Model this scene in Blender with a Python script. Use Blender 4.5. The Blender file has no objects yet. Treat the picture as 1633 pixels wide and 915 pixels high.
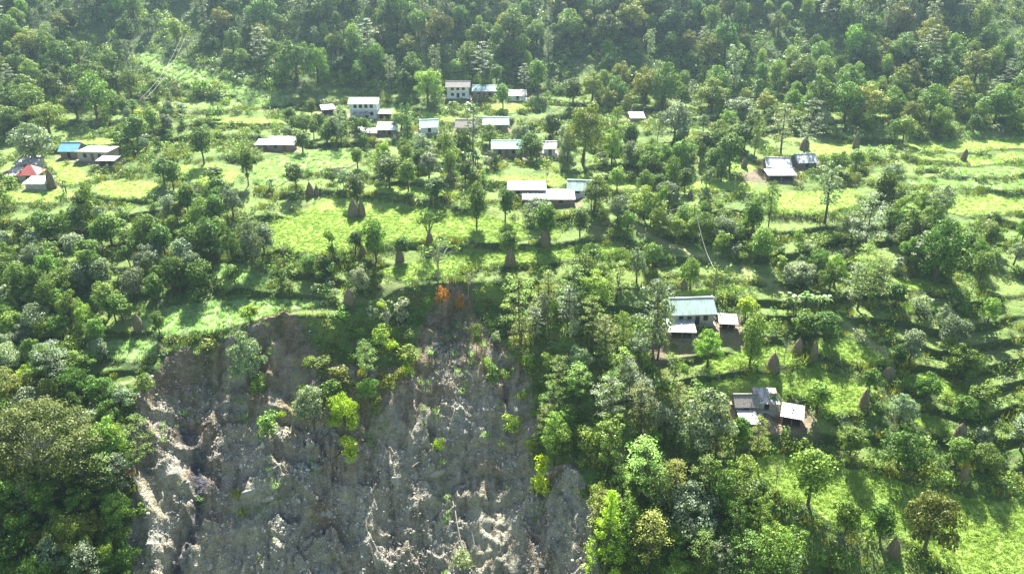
import bpy, math, random
import numpy as np
from mathutils import Vector, Matrix

# ------------------------------------------------------------------ camera, world, sun, exposure
CX, CY, F = 816.5, 457.5, 1250.0
PITCH = math.radians(24.0)
CAMZ = 120.0
SUN_EL = 46.5
sc = bpy.context.scene
COL = sc.collection
cam_d = bpy.data.cameras.new('camera')
cam_d.sensor_width = 36.0
cam_d.lens = 36.0 * F / 1633.0
cam_d.clip_start = 0.5
cam_d.clip_end = 6000
cam = bpy.data.objects.new('camera', cam_d)
cam.location = (0, 0, CAMZ)
cam.rotation_euler = (math.radians(90) - PITCH, 0, 0)
COL.objects.link(cam)
sc.camera = cam

world = bpy.data.worlds.new('World')
sc.world = world
world.use_nodes = True
wn = world.node_tree
sky = wn.nodes.new('ShaderNodeTexSky')
sky.sky_type = 'NISHITA'
sky.sun_disc = False
sky.sun_elevation = math.radians(SUN_EL)
sky.sun_rotation = 0.0
sky.air_density = 1.3
sky.dust_density = 1.5
bgn = wn.nodes['Background']
wn.links.new(sky.outputs[0], bgn.inputs[0])
bgn.inputs[1].default_value = 0.05

sun_d = bpy.data.lights.new('sun', 'SUN')
sun_d.energy = 5.0
sun_d.angle = math.radians(0.55)
sun_d.color = (1.0, 0.965, 0.89)
sun = bpy.data.objects.new('sun', sun_d)
sun.rotation_euler = (-(math.radians(90 - SUN_EL)), 0, 0)
sun.location = (0, 400, 400)
COL.objects.link(sun)

sc.view_settings.view_transform = 'Standard'
sc.view_settings.look = 'None'
sc.view_settings.gamma = 1.0
sc.view_settings.use_curve_mapping = False
sc.view_settings.exposure = 2.15
cy = sc.cycles
cy.max_bounces = 5
cy.diffuse_bounces = 2
cy.glossy_bounces = 1
cy.transmission_bounces = 3
cy.transparent_max_bounces = 4
cy.volume_bounces = 0
cy.caustics_reflective = False
cy.caustics_refractive = False
cy.sample_clamp_indirect = 6.0
cy.use_denoising = True

rng = np.random.default_rng(11)
random.seed(11)

# ------------------------------------------------------------------ projection helpers
SP, CP = math.sin(PITCH), math.cos(PITCH)

def project(P):
    x, y, z = P[..., 0], P[..., 1], P[..., 2] - CAMZ
    d = y * CP - z * SP
    up = y * SP + z * CP
    d = np.where(d < 0.5, 0.5, d)
    return CX + F * x / d, CY - F * up / d, d

def ray(u, v):
    a, b = (np.asarray(u, float) - CX), -(np.asarray(v, float) - CY)
    d = np.stack([a, F * CP + b * SP, -F * SP + b * CP], -1)
    return d / np.linalg.norm(d, axis=-1, keepdims=True)

# ------------------------------------------------------------------ noise
def _hash(ix, iy, seed):
    h = (ix.astype(np.int64) * 374761393 + iy.astype(np.int64) * 668265263 + seed * 974634777) & 0xffffffff
    h = ((h ^ (h >> 13)) * 1274126177) & 0xffffffff
    h = (h ^ (h >> 16)) & 0xffffffff
    return h / 4294967295.0

def vnoise(x, y, seed=0):
    ix, iy = np.floor(x), np.floor(y)
    fx, fy = x - ix, y - iy
    fx = fx * fx * fx * (fx * (fx * 6 - 15) + 10)
    fy = fy * fy * fy * (fy * (fy * 6 - 15) + 10)
    a, b = _hash(ix, iy, seed), _hash(ix + 1, iy, seed)
    c, d = _hash(ix, iy + 1, seed), _hash(ix + 1, iy + 1, seed)
    return (a + (b - a) * fx) * (1 - fy) + (c + (d - c) * fx) * fy

def fbm(x, y, octv=4, seed=0, gain=0.5):
    s, a, t = 0.0, 1.0, 0.0
    for k in range(octv):
        s = s + a * (vnoise(x, y, seed + k) - 0.5) * 2
        t += a
        a *= gain
        x, y = x * 2.03 + 17.1, y * 2.03 - 9.7
    return s / t

def ridged(x, y, octv=4, seed=0, gain=0.5):
    s, a, t = 0.0, 1.0, 0.0
    for k in range(octv):
        n = 1 - np.abs(vnoise(x, y, seed + k) * 2 - 1)
        s = s + a * n * n
        t += a
        a *= gain
        x, y = x * 2.1 + 7.1, y * 2.1 - 3.7
    return s / t

def smooth(a, b, x):
    t = np.clip((x - a) / (b - a), 0, 1)
    return t * t * (3 - 2 * t)

def seg_dist(px, py, poly, closed=False):
    pts = list(poly) + ([poly[0]] if closed else [])
    best = np.full(px.shape, 1e18)
    for (ax, ay), (bx, by) in zip(pts[:-1], pts[1:]):
        dx, dy = bx - ax, by - ay
        t = np.clip(((px - ax) * dx + (py - ay) * dy) / (dx * dx + dy * dy + 1e-9), 0, 1)
        d = (px - ax - t * dx) ** 2 + (py - ay - t * dy) ** 2
        best = np.minimum(best, d)
    return np.sqrt(best)

def inside(px, py, poly):
    r = np.zeros(px.shape, bool)
    n = len(poly)
    for i in range(n):
        ax, ay = poly[i]
        bx, by = poly[(i + 1) % n]
        if ay == by:
            continue
        c = ((ay > py) != (by > py)) & (px < (bx - ax) * (py - ay) / (by - ay) + ax)
        r ^= c
    return r

def signed(px, py, poly, pad=60):
    """positive inside; evaluated only near the polygon"""
    P = np.array(poly)
    out = np.full(px.shape, -1e3)
    m = (px > P[:, 0].min() - pad) & (px < P[:, 0].max() + pad) & (py > P[:, 1].min() - pad) & (py < P[:, 1].max() + pad)
    x, y = px[m], py[m]
    d = seg_dist(x, y, poly, True)
    out[m] = np.where(inside(x, y, poly), d, -d)
    return out

# ------------------------------------------------------------------ the layout, read off the place
PROF_Y = [-600, 30, 60, 93, 142, 162, 190, 250, 262, 290, 330, 420, 480, 700, 1500]
PROF_Z = [-133, -120, -106, -91, -69, -63.5, -57.4, -49.5, -46.8, -33.5, -13, 34, 46, 30, 0]
RIM_PX = [(-400, 640), (0, 612), (150, 618), (225, 606), (262, 566), (300, 556), (350, 548), (420, 512), (452, 504),
          (530, 500), (590, 480), (640, 458), (800, 446), (900, 462), (985, 500), (1040, 560), (1090, 640), (1170, 700),
          (1250, 790), (1330, 846), (1420, 900), (1600, 1000), (2000, 1200)]
FIELDS = [  # (kind, polygon in photograph pixels, label)
 ('lime', [(422,350),(470,335),(520,313),(560,312),(625,320),(690,331),(750,335),(846,352),(836,368),(760,386),(700,384),(640,395),(560,408),(500,408),(440,402),(424,378)], 'large lime green crop field with twin straw stacks near its upper edge'),
 ('lime', [(600,438),(640,420),(700,402),(760,394),(860,396),(930,388),(985,378),(1012,388),(985,398),(930,404),(870,424),(800,430),(760,434),(700,445),(640,448)], 'long curved lime crop field along the top of the landslide bank'),
 ('lime', [(752,380),(800,372),(868,364),(900,368),(890,380),(820,384),(760,390)], 'narrow crop strip between the two long lime fields'),
 ('pale', [(342,416),(382,416),(445,440),(425,456),(350,460),(338,438)], 'small pale green terrace below the dark tree belt'),
 ('pale', [(225,492),(345,478),(430,476),(525,478),(500,492),(450,496),(416,508),(320,540),(262,545),(228,524)], 'pale grassy terrace striped by tree shadows above the scarp'),
 ('pale', [(168,542),(250,542),(252,572),(215,582),(176,574)], 'small pale terrace jutting over the top of the scarp'),
 ('lime', [(150,288),(215,288),(262,292),(240,318),(205,326),(160,316)], 'bright green field below the blue roofed house'),
 ('lime', [(70,252),(120,262),(148,282),(118,298),(92,290)], 'sloping green plot below the blue and flat roofed houses'),
 ('lime', [(0,306),(60,302),(132,304),(130,322),(60,326),(0,324)], 'bright green strip below the red roofed house'),
 ('lime', [(285,264),(340,258),(385,276),(368,298),(330,300),(292,290)], 'sunny plot amid the round fodder trees'),
 ('straw', [(412,254),(470,246),(560,238),(590,250),(556,268),(480,278),(440,298),(404,292)], 'pale yellowish meadow below the long white roofed shed'),
 ('lime', [(1234,306),(1300,300),(1362,300),(1366,328),(1300,347),(1238,344)], 'square lime field beside tall leafy trees'),
 ('lime', [(1280,230),(1330,227),(1375,234),(1372,248),(1300,252),(1276,246)], 'green field at the foot of the forest with one straw stack'),
 ('lime', [(1428,234),(1540,222),(1640,214),(1640,238),(1540,242),(1440,244)], 'highest curved terrace strip near the forest foot'),
 ('lime', [(1444,248),(1540,246),(1640,242),(1640,260),(1540,264),(1460,258)], 'second curved terrace strip'),
 ('pale', [(1456,264),(1540,268),(1640,266),(1640,282),(1540,284),(1470,276)], 'third curved terrace strip, paler than the others'),
 ('pale', [(1448,282),(1540,288),(1640,286),(1640,304),(1540,304),(1450,296)], 'fourth curved terrace strip, pale and thin'),
 ('lime', [(1506,310),(1545,308),(1640,308),(1640,342),(1545,346),(1508,338)], 'lowest of the curved terrace strips beside a dark thicket'),
 ('lime', [(776,282),(830,278),(940,276),(952,290),(900,294),(884,300),(800,294)], 'village field behind the long pale sheds'),
 ('lime', [(962,290),(1022,288),(1030,302),(966,304)], 'small field beside the white gabled shed'),
 ('lime', [(1078,288),(1150,284),(1204,290),(1200,306),(1120,308),(1078,304)], 'shaded green plot below the grey roofed pair of houses'),
 ('lime', [(1068,464),(1130,458),(1186,450),(1194,460),(1120,474),(1070,480)], 'thin green terrace just behind the large white roofed house'),
 ('lime', [(1122,576),(1180,556),(1235,548),(1284,562),(1268,584),(1180,588),(1126,602)], 'lime bean field with a lone straw stack'),
 ('lime', [(1122,610),(1180,598),(1262,592),(1300,580),(1340,596),(1412,620),(1380,642),(1374,664),(1330,668),(1292,642),(1200,632),(1140,628)], 'wide lime terrace below the lone straw stack'),
 ('lime', [(1298,536),(1350,538),(1392,552),(1424,582),(1380,588),(1330,574),(1300,560)], 'lime terrace beside the grassy footpath'),
 ('lime', [(1176,722),(1240,716),(1296,738),(1380,742),(1452,768),(1540,788),(1660,810),(1660,960),(1540,940),(1470,882),(1400,842),(1320,832),(1290,802),(1230,782),(1196,752)], 'lowest lime field with dark round trees along it'),
 ('lime', [(1448,652),(1492,662),(1530,692),(1506,702),(1464,678)], 'small lime plot beside a straw stack and dark trees'),
 ('lime', [(1440,594),(1500,600),(1548,626),(1548,648),(1490,634),(1440,614)], 'narrow lime terrace between dark trees uphill of the small lime plot'),
 ('lime', [(1425,482),(1470,476),(1522,484),(1518,500),(1450,502)], 'shady green plot among dark trees'),
 ('lime', [(1424,446),(1480,444),(1530,460),(1510,470),(1440,462)], 'upper shady plot next to dark trees'),
 ('straw', [(222,84),(250,84),(286,100),(334,118),(400,140),(474,152),(450,170),(400,168),(330,148),(268,126),(228,108)], 'pale grassy spur with a dirt track above the village'),
 ('lime', [(330,184),(392,186),(452,190),(450,200),(380,200),(330,196)], 'narrow terrace strip in the shrubs above the village'),
 ('lime', [(610,172),(700,178),(752,192),(700,196),(650,186),(606,180)], 'thin sunny strip beside the white two storey house'),
 ('lime', [(770,168),(830,164),(846,176),(790,184)], 'small sunny plot below the uppermost roofs'),
 ('lime', [(96,226),(160,220),(230,222),(230,232),(160,234),(110,232)], 'thin grass strip behind the blue roofed house'),
 ('lime', [(1130,262),(1190,256),(1216,262),(1200,276),(1140,276)], 'small grassy patch beside the grey roofed houses'),
 ('lime', [(560,300),(620,296),(680,300),(760,308),(750,316),(640,312),(560,308)], 'thin terrace strip above the largest field'),
]
PATHS = [([(1000,352),(1060,392),(1130,412),(1200,438),(1262,470),(1330,505),(1384,540),(1410,562),(1424,590)], 7),
         ([(130,622),(170,618),(210,612),(240,604)], 5),
         ([(236,94),(262,104),(300,120),(350,138),(400,152),(440,158),(472,152)], 6)]
SLIDE = [(212,640),(232,604),(262,572),(300,558),(350,556),(400,528),(425,508),(446,500),(470,498),(488,548),(520,580),
         (600,590),(655,584),(676,520),(692,470),(712,452),(740,470),(752,494),(770,520),(800,552),(846,596),(852,660),(846,720),(880,740),
         (918,742),(945,800),(950,930),(940,1010),(190,1010),(200,915),(214,800),(208,720)]
DIRT = [[(1150,505),(1185,505),(1200,540),(1180,556),(1146,548)], [(1180,648),(1290,655),(1292,688),(1250,700),(1200,690)],
        [(1070,540),(1125,536),(1130,566),(1085,570)], [(1180,268),(1240,276),(1240,290),(1184,292)],
        [(1005,548),(1060,548),(1060,580),(1010,590)], [(390,560),(380,540),(420,520),(440,530)]]
FOREST_FOOT = [(-400,240),(0,235),(60,196),(170,190),(225,150),(260,112),(400,140),(470,148),(560,152),(640,160),(700,150),(800,134),(880,168),(1000,184),(1120,176),(1200,200),(1300,222),(1440,222),(1540,215),(1900,215)]

SPUR_POLY = [f for f in FIELDS if f[0] == 'straw'][1][1]
SPUR_STRIP = [f for f in FIELDS if 'narrow terrace strip in' in f[2]][0][1]
# ------------------------------------------------------------------ terrain grid
def rows():
    r = [np.array([-600, -400, -250, -120, -40, 0, 20, 34.0])]
    r += [np.arange(45, 90, 0.8), np.arange(90, 150, 0.24), np.arange(150, 300, 0.46), np.arange(300, 420, 1.6)]
    r += [np.array([424, 440, 470, 520, 600, 720, 900, 1150, 1500.0])]
    return np.concatenate(r)
GY = rows()
S_IN = np.linspace(-1, 1, 1101)
GS = np.concatenate([[-8, -5, -3.2, -2.2, -1.6, -1.3, -1.15], S_IN, [1.15, 1.3, 1.6, 2.2, 3.2, 5, 8]])
GW = 0.70 * np.clip(GY, 45, 1e9) + 42
NX, NY = len(GS), len(GY)
X = GW[:, None] * GS[None, :]
Y = np.repeat(GY[:, None], NX, 1)

yy = np.linspace(-600, 1500, 8401)
zz = np.interp(yy, PROF_Y, PROF_Z)
k = np.exp(-0.5 * (np.arange(-40, 41) / 14.0) ** 2)
zz = np.convolve(np.pad(zz, 40, mode='edge'), k / k.sum(), mode='valid')

def gentle(x, y):
    return CAMZ + np.interp(y, yy, zz)

def march(u, v, hfun, t0=60.0, t1=700.0, dt=0.6):
    """first hit of the ray through (u, v) with the height function"""
    d = ray(np.atleast_1d(u), np.atleast_1d(v))
    n = len(d)
    hit = np.full(n, np.nan)
    t = np.full(n, t0)
    act = np.ones(n, bool)
    while t[0] < t1 if n == 1 else (act.any() and t.max() < t1):
        idx = np.nonzero(act)[0]
        if not len(idx):
            break
        p = d[idx] * t[idx, None]
        z = p[:, 2] + CAMZ
        below = z < hfun(p[:, 0], p[:, 1])
        b = idx[below]
        if len(b):
            lo, hi = t[b] - dt, t[b].copy()
            for _ in range(12):
                m = (lo + hi) / 2
                q = d[b] * m[:, None]
                c = q[:, 2] + CAMZ < hfun(q[:, 0], q[:, 1])
                hi = np.where(c, m, hi)
                lo = np.where(c, lo, m)
            hit[b] = hi
            act[b] = False
        t[act] += dt
    hit = np.where(np.isnan(hit), t1, hit)
    return d * hit[:, None] + np.array([0, 0, CAMZ])

RIM = march([p[0] for p in RIM_PX], [p[1] for p in RIM_PX], gentle, dt=1.0)[:, :2]
rim = [(float(a), float(b)) for a, b in RIM]
rx = np.array([p[0] for p in rim])
ry = np.array([p[1] for p in rim])
order = np.argsort(rx)

def base_height(x, y):
    h = gentle(x, y)
    h = h + 2.6 * fbm(x / 46, y / 46, 3, 5) * smooth(110, 150, y) * (1 - smooth(420, 600, y)) + 1.0 * fbm(x / 15, y / 15, 2, 9) * smooth(150, 165, y)
    big = fbm(x / 160, y / 160, 3, 31) * 12 * smooth(420, 700, y)
    h = h + big
    # long folds of the forested slope
    fz = smooth(262, 290, y)
    h = h + fz * 5.0 * (ridged(x / 55 + 0.35 * y / 55, y / 160, 2, 77) - 0.5)
    # terraces
    tw = smooth(100, 116, y) * (1 - smooth(255, 272, y))
    wb = 2.0 * fbm(x / 26, y / 26, 3, 21)
    q = (h + wb) / 2.1
    fr = q - np.floor(q)
    st = 2.1 * (np.floor(q) + 0.28 * fr + 0.72 * smooth(0.84, 1.0, fr)) - wb
    h = h + (st - h) * tw * (0.25 + 0.75 * smooth(-0.35, 0.15, fbm(x / 22, y / 10, 3, 23)))
    # below the rim the ground breaks off
    yr = np.interp(x, rx[order], ry[order])
    dist = np.full(np.shape(x), 0.0)
    m = (y < yr + 0.5) & (y > -200)
    dd = seg_dist(np.asarray(x)[m], np.asarray(y)[m], rim)
    dist[m] = np.where(y[m] < yr[m], dd, 0)
    w = 1.2 * fbm(x / 7, y / 7, 3, 3)
    dist = np.clip(dist + w * smooth(0, 3, dist), 0, None)
    kk = 0.26 + 0.08 * smooth(-74, -62, x + 2 * fbm(x / 9, y / 9, 2, 33)) * (1 - smooth(4, 20, x + 3 * fbm(x / 9, y / 9, 2, 34) - (110 - y) * 0.25))
    inz = smooth(-74, -62, x) * (1 - smooth(0, 14, x))
    drop = kk * np.minimum(dist, 75) + inz * 3.5 * smooth(0, 3.0, dist) 
    drop = np.where(dist > 0, drop, 0)
    h = h - drop
    return np.maximum(h, CAMZ - 172 + 4 * fbm(x / 30, y / 30, 3, 8))

H = base_height(X, Y)
P0 = np.stack([X, Y, H], -1)
U, V, D = project(P0)
VALID = (Y > 40)
PPM = F / D
wu = U + 5 * fbm(X / 5, Y / 5, 3, 41)
wv = V + 3 * fbm(X / 5 + 50, Y / 5, 3, 43)

def poly_weight(poly, soft_m=0.9, warp=True):
    sd = signed(wu if warp else U, wv if warp else V, poly)
    sd = np.where(VALID, sd, -1e3)
    return sd / PPM, np.clip(0.5 + sd / PPM / soft_m, 0, 1)

yr_g = np.interp(X, rx[order], ry[order])
dist_rim = np.where(Y < yr_g, yr_g - Y, 0)

# fields: each becomes its own gently inclined plane
FID = np.zeros(X.shape, int)
for i, (kind, poly, lab) in enumerate(FIELDS):
    sd, w = poly_weight(poly, 1.4)
    m = (sd > 0)
    if m.sum() < 6:
        continue
    A = np.stack([np.ones(m.sum()), X[m], Y[m]], -1)
    c, *_ = np.linalg.lstsq(A, H[m], rcond=None)
    xm, ym = X[m].mean(), Y[m].mean()
    zc = c[0] + c[1] * xm + c[2] * ym
    keep = 0.72 if kind != 'straw' else 1.0
    plane = zc + (X - xm) * c[1] * 0.8 + (Y - ym) * c[2] * keep + 0.12 * fbm(X / 6, Y / 6, 3, 60 + i)
    if kind == 'straw':
        plane = plane + 0.8 * fbm(X / 9, Y / 9, 3, 90)
    mm = w > 0
    H[mm] = (H * (1 - w) + plane * w)[mm]
    FID[m & (sd > 0.15)] = i + 1

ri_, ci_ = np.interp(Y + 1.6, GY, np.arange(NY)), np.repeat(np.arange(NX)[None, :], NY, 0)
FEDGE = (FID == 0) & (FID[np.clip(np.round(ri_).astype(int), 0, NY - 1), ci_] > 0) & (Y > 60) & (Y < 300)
PATHW = np.zeros(X.shape)
for line, wpx in PATHS:
    d = seg_dist(wu, wv, line) / PPM
    PATHW = np.maximum(PATHW, np.where(VALID, 1 - smooth(0.35, 1.1, d), 0))

# landslide scar
wu = wu + 9 * fbm(X / 6, Y / 6, 3, 45) + 8 * fbm(X / 1.7, Y / 1.7, 3, 46)
wv = wv + 8 * fbm(X / 5 + 9, Y / 5, 3, 47) + 5 * fbm(X / 1.7, Y / 1.7 + 7, 3, 48)
sdm, SW = poly_weight(SLIDE, 2.0)
SLW = np.clip(SW, 0, 1)
near = SLW > 0
def px_line(line):
    return np.where(VALID, seg_dist(U, V, line) / PPM, 1e3)
x_, y_ = X + 0.0, Y + 0.0
wx = x_ + 2.2 * fbm(x_ / 9, y_ / 9, 3, 101)
g1 = ridged(wx / 7.5, y_ / 22, 4, 110) - 0.45          # gullies running downhill
g2 = ridged(wx / 2.6 + 0.12 * y_, y_ / 7, 3, 120) - 0.45
g3 = ridged(wx / 1.0, y_ / 1.6, 3, 130) - 0.45
def cell(x, y, s, seed):
    gx, gy = np.floor(x / s), np.floor(y / s)
    bd = np.full(x.shape, 1e9); bh = np.zeros(x.shape)
    for i in (-1, 0, 1):
        for j in (-1, 0, 1):
            cx_, cy_ = gx + i, gy + j
            jx, jy = _hash(cx_, cy_, seed), _hash(cx_, cy_, seed + 1)
            dx, dy = x - (cx_ + jx) * s, y - (cy_ + jy) * s
            dd = dx * dx + dy * dy
            tl = (_hash(cx_, cy_, seed + 2) - .5) * dx + (_hash(cx_, cy_, seed + 3) - .5) * dy
            hh = (_hash(cx_, cy_, seed + 4) - 0.5) * s * 0.5 + tl
            c = dd < bd
            bd = np.where(c, dd, bd); bh = np.where(c, hh, bh)
    return bh
rows_s = (GY > 85) & (GY < 160)
slabs = np.zeros(X.shape)
sub = np.ix_(rows_s, np.ones(NX, bool))
slabs[sub] = cell(X[sub] + 0.8 * fbm(X[sub] / 2, Y[sub] / 2, 2, 7), Y[sub] * 0.8, 4.2, 140) * 0.55 + cell(X[sub], Y[sub] * 0.9, 1.3, 150) * 0.7
deep = smooth(0, 4, sdm)
big_ = fbm(x_ / 16, y_ / 30, 3, 105)
strata = ridged((X * 0.55 + Y * 0.83) / 2.4 + 0.6 * fbm(X / 5, Y / 5, 2, 171), (X * 0.83 - Y * 0.55) / 13, 3, 172) - 0.45
smo = smooth(-0.2, 0.25, fbm(X / 13, Y / 16, 2, 175))
rough = 3.6 * big_ + 3.2 * g1 + (0.35 + 0.9 * smo) * g2 * 1.0 + (0.15 + 0.45 * smo) * g3 + 1.5 * slabs * smooth(600, 700, V) * (1.1 - smo) + 0.6 * strata
H = H + rough * SLW * (0.35 + 0.65 * deep)
# named relief in the scar: dark water channel, left buttress, right diagonal ribs
ch = px_line([(300, 690), (318, 730), (322, 790), (308, 840), (290, 890), (270, 960)])
H = H - 1.3 * np.exp(-(ch / 2.2) ** 2) * SLW * smooth(-0.5, 0.1, fbm(X / 3, Y / 3, 2, 99))
cave = px_line([(225, 742), (240, 738)])
H = H - 1.8 * np.exp(-(cave / 1.6) ** 2) * SLW
for line, amp, wd in [([(232,612),(226,680),(252,730)], 1.6, 1.3), ([(215,760),(240,830),(250,930)], 2.2, 1.6),
                      ([(455,510),(440,560),(432,620)], 1.8, 1.5), ([(620,730),(660,800),(640,900)], 1.6, 2.0),
                      ([(700,540),(712,620),(700,690)], 1.4, 1.6), ([(470,780),(500,800),(530,800)], 1.5, 1.8),
                      ([(905,760),(880,830),(860,930)], 2.6, 2.6), ([(420,740),(440,770),(400,800)], 1.6, 1.6)]:
    d = px_line(line)
    H = H + amp * np.exp(-(d / wd) ** 2) * SLW
rib = smooth(0, 1, signed(U, V, [(840,790),(905,745),(950,770),(950,1000),(820,1000),(820,900)]) / 14.0)
th = (X * 0.80 + Y * 0.60)
H = H + rib * SLW * 1.0 * (ridged(th / 1.5, (Y * 0.8 - X * 0.6) / 7, 2, 160) - 0.4)
# small scale roughness of wild ground
wild = (FID == 0) & (Y > 60) & (Y < 420)
H = H + np.where(wild & (SLW < 0.5), 0.16 * fbm(X / 1.6, Y / 1.6, 3, 170), 0)

def index_of(x, y):
    r = np.interp(y, GY, np.arange(NY))
    w = 0.70 * np.clip(y, 45, 1e9) + 42
    c = np.interp(x / w, GS, np.arange(NX))
    return r, c

def sample(A, x, y):
    r, c = index_of(x, y)
    r0 = np.clip(np.floor(r).astype(int), 0, NY - 2); c0 = np.clip(np.floor(c).astype(int), 0, NX - 2)
    fr, fc = r - r0, c - c0
    return (A[r0, c0] * (1 - fc) + A[r0, c0 + 1] * fc) * (1 - fr) + (A[r0 + 1, c0] * (1 - fc) + A[r0 + 1, c0 + 1] * fc) * fr

def hz(x, y):
    return sample(H, np.asarray(x, float), np.asarray(y, float))

def ground_at(u, v):
    """points of the ground seen at photograph pixels"""
    return march(u, v, hz)

# ------------------------------------------------------------------ material helpers
def new_mat(name):
    m = bpy.data.materials.new(name)
    m.use_nodes = True
    n = m.node_tree
    b = n.nodes['Principled BSDF']
    return m, n, b

def add(n, typ, **kw):
    x = n.nodes.new(typ)
    for k_, v_ in kw.items():
        setattr(x, k_, v_)
    return x

def mathn(n, op, a, b=None):
    x = add(n, 'ShaderNodeMath', operation=op)
    for i, s in enumerate((a, b)):
        if s is None:
            continue
        if isinstance(s, (int, float)):
            x.inputs[i].default_value = s
        else:
            n.links.new(s, x.inputs[i])
    return x.outputs[0]

def mixc(n, fac, a, b, blend='MIX'):
    x = add(n, 'ShaderNodeMix', data_type='RGBA', blend_type=blend)
    for i, s in ((0, fac), (6, a), (7, b)):
        if isinstance(s, (int, float)):
            x.inputs[i].default_value = s
        elif isinstance(s, tuple):
            x.inputs[i].default_value = (*s, 1) if len(s) == 3 else s
        else:
            n.links.new(s, x.inputs[i])
    return x.outputs[2]

def noise(n, vec, scale, detail=4, rough=0.6):
    x = add(n, 'ShaderNodeTexNoise')
    x.inputs['Scale'].default_value = scale
    x.inputs['Detail'].default_value = detail
    x.inputs['Roughness'].default_value = rough
    n.links.new(vec, x.inputs['Vector'])
    return x.outputs[0]

def ramp(n, fac, stops):
    x = add(n, 'ShaderNodeValToRGB')
    e = x.color_ramp.elements
    while len(e) < len(stops):
        e.new(0.5)
    for i, (p, c) in enumerate(stops):
        e[i].position = p
        e[i].color = (*c, 1) if len(c) == 3 else c
    n.links.new(fac, x.inputs[0])
    return x.outputs[0]

def simple(name, col, rough=0.8, var=0.25, scale=3.0, metallic=0.0, spec=0.3, bump=0.0):
    m, n, b = new_mat(name)
    tc = add(n, 'ShaderNodeTexCoord').outputs['Object']
    f = noise(n, tc, scale, 5, 0.65)
    lo = tuple(c * (1 - var) for c in col)
    hi = tuple(min(1, c * (1 + var)) for c in col)
    n.links.new(ramp(n, f, [(0.3, lo), (0.7, hi)]), b.inputs['Base Color'])
    b.inputs['Roughness'].default_value = rough
    b.inputs['Metallic'].default_value = metallic
    b.inputs['Specular IOR Level'].default_value = spec
    if bump:
        bp = add(n, 'ShaderNodeBump')
        bp.inputs['Strength'].default_value = bump
        bp.inputs['Distance'].default_value = 0.1
        n.links.new(noise(n, tc, scale * 4, 4), bp.inputs['Height'])
        n.links.new(bp.outputs[0], b.inputs['Normal'])
    return m

def tin(name, col, rust=0.35):
    m = simple(name, col, 0.5, 0.16, 0.8, metallic=0.2, spec=0.5)
    n = m.node_tree
    b = n.nodes['Principled BSDF']
    tc = add(n, 'ShaderNodeTexCoord').outputs['Object']
    mp = add(n, 'ShaderNodeMapping')
    mp.inputs['Scale'].default_value = (1.6, 0.35, 0.35)
    n.links.new(tc, mp.inputs[0])
    oi = add(n, 'ShaderNodeObjectInfo').outputs['Random']
    f = mathn(n, 'ADD', noise(n, mp.outputs[0], 1.1, 5, 0.7), mathn(n, 'MULTIPLY', oi, 0.18))
    fac = mathn(n, 'MULTIPLY', ramp(n, f, [(0.60, (0, 0, 0)), (0.74, (1, 1, 1))]), rust * 2)
    old = b.inputs['Base Color'].links[0].from_socket
    n.links.new(mixc(n, fac, old, (0.20, 0.12, 0.07)), b.inputs['Base Color'])
    return m

def ground_material(name, rock=False, crop=False):
    m, n, b = new_mat(name)
    geo = add(n, 'ShaderNodeNewGeometry').outputs['Position']
    col = add(n, 'ShaderNodeAttribute', attribute_name='Col').outputs['Color']
    n1 = noise(n, geo, 0.9 if not rock else 0.7, 6, 0.7)
    n2 = noise(n, geo, 5.0, 3, 0.6)
    f = mathn(n, 'ADD', mathn(n, 'MULTIPLY', n1, 2.3 if rock else 1.3), mathn(n, 'MULTIPLY', n2, 1.7 if rock else 0.9))
    f = mathn(n, 'MAXIMUM', mathn(n, 'SUBTRACT', f, 0.98 if rock else 0.12), 0.2)
    comb = add(n, 'ShaderNodeCombineXYZ')
    for i in range(3):
        n.links.new(f, comb.inputs[i])
    c = mixc(n, 1.0, col, comb.outputs[0], 'MULTIPLY')
    if rock:
        vo = add(n, 'ShaderNodeTexVoronoi')
        vo.inputs['Scale'].default_value = 2.6
        n.links.new(geo, vo.inputs['Vector'])
        stone = ramp(n, vo.outputs['Color'], [(0.45, (0, 0, 0)), (0.75, (1, 1, 1))])
        patch = ramp(n, noise(n, geo, 0.22, 4, 0.6), [(0.42, (0, 0, 0)), (0.6, (1, 1, 1))])
        fac = mathn(n, 'MULTIPLY', mathn(n, 'MULTIPLY', stone, patch), 0.55)
        c = mixc(n, fac, c, (0.42, 0.40, 0.36))
        bh = mathn(n, 'ADD', mathn(n, 'MULTIPLY', noise(n, geo, 1.5, 8, 0.75), 1.0), mathn(n, 'MULTIPLY', vo.outputs['Distance'], -0.35))
        st, dist = 1.0, 1.1
    else:
        bh = noise(n, geo, 2.2, 6, 0.7)
        st, dist = 0.9, 0.4
    bp = add(n, 'ShaderNodeBump')
    bp.inputs['Strength'].default_value = st
    bp.inputs['Distance'].default_value = dist
    n.links.new(bh, bp.inputs['Height'])
    n.links.new(bp.outputs[0], b.inputs['Normal'])
    n.links.new(c, b.inputs['Base Color'])
    b.inputs['Roughness'].default_value = 0.9
    b.inputs['Specular IOR Level'].default_value = 0.15
    return m

M_GROUND = ground_material('wild_grass_ground')
M_ROCK = ground_material('broken_shale', rock=True)
M_CROP = ground_material('crop_ground', crop=True)

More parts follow.
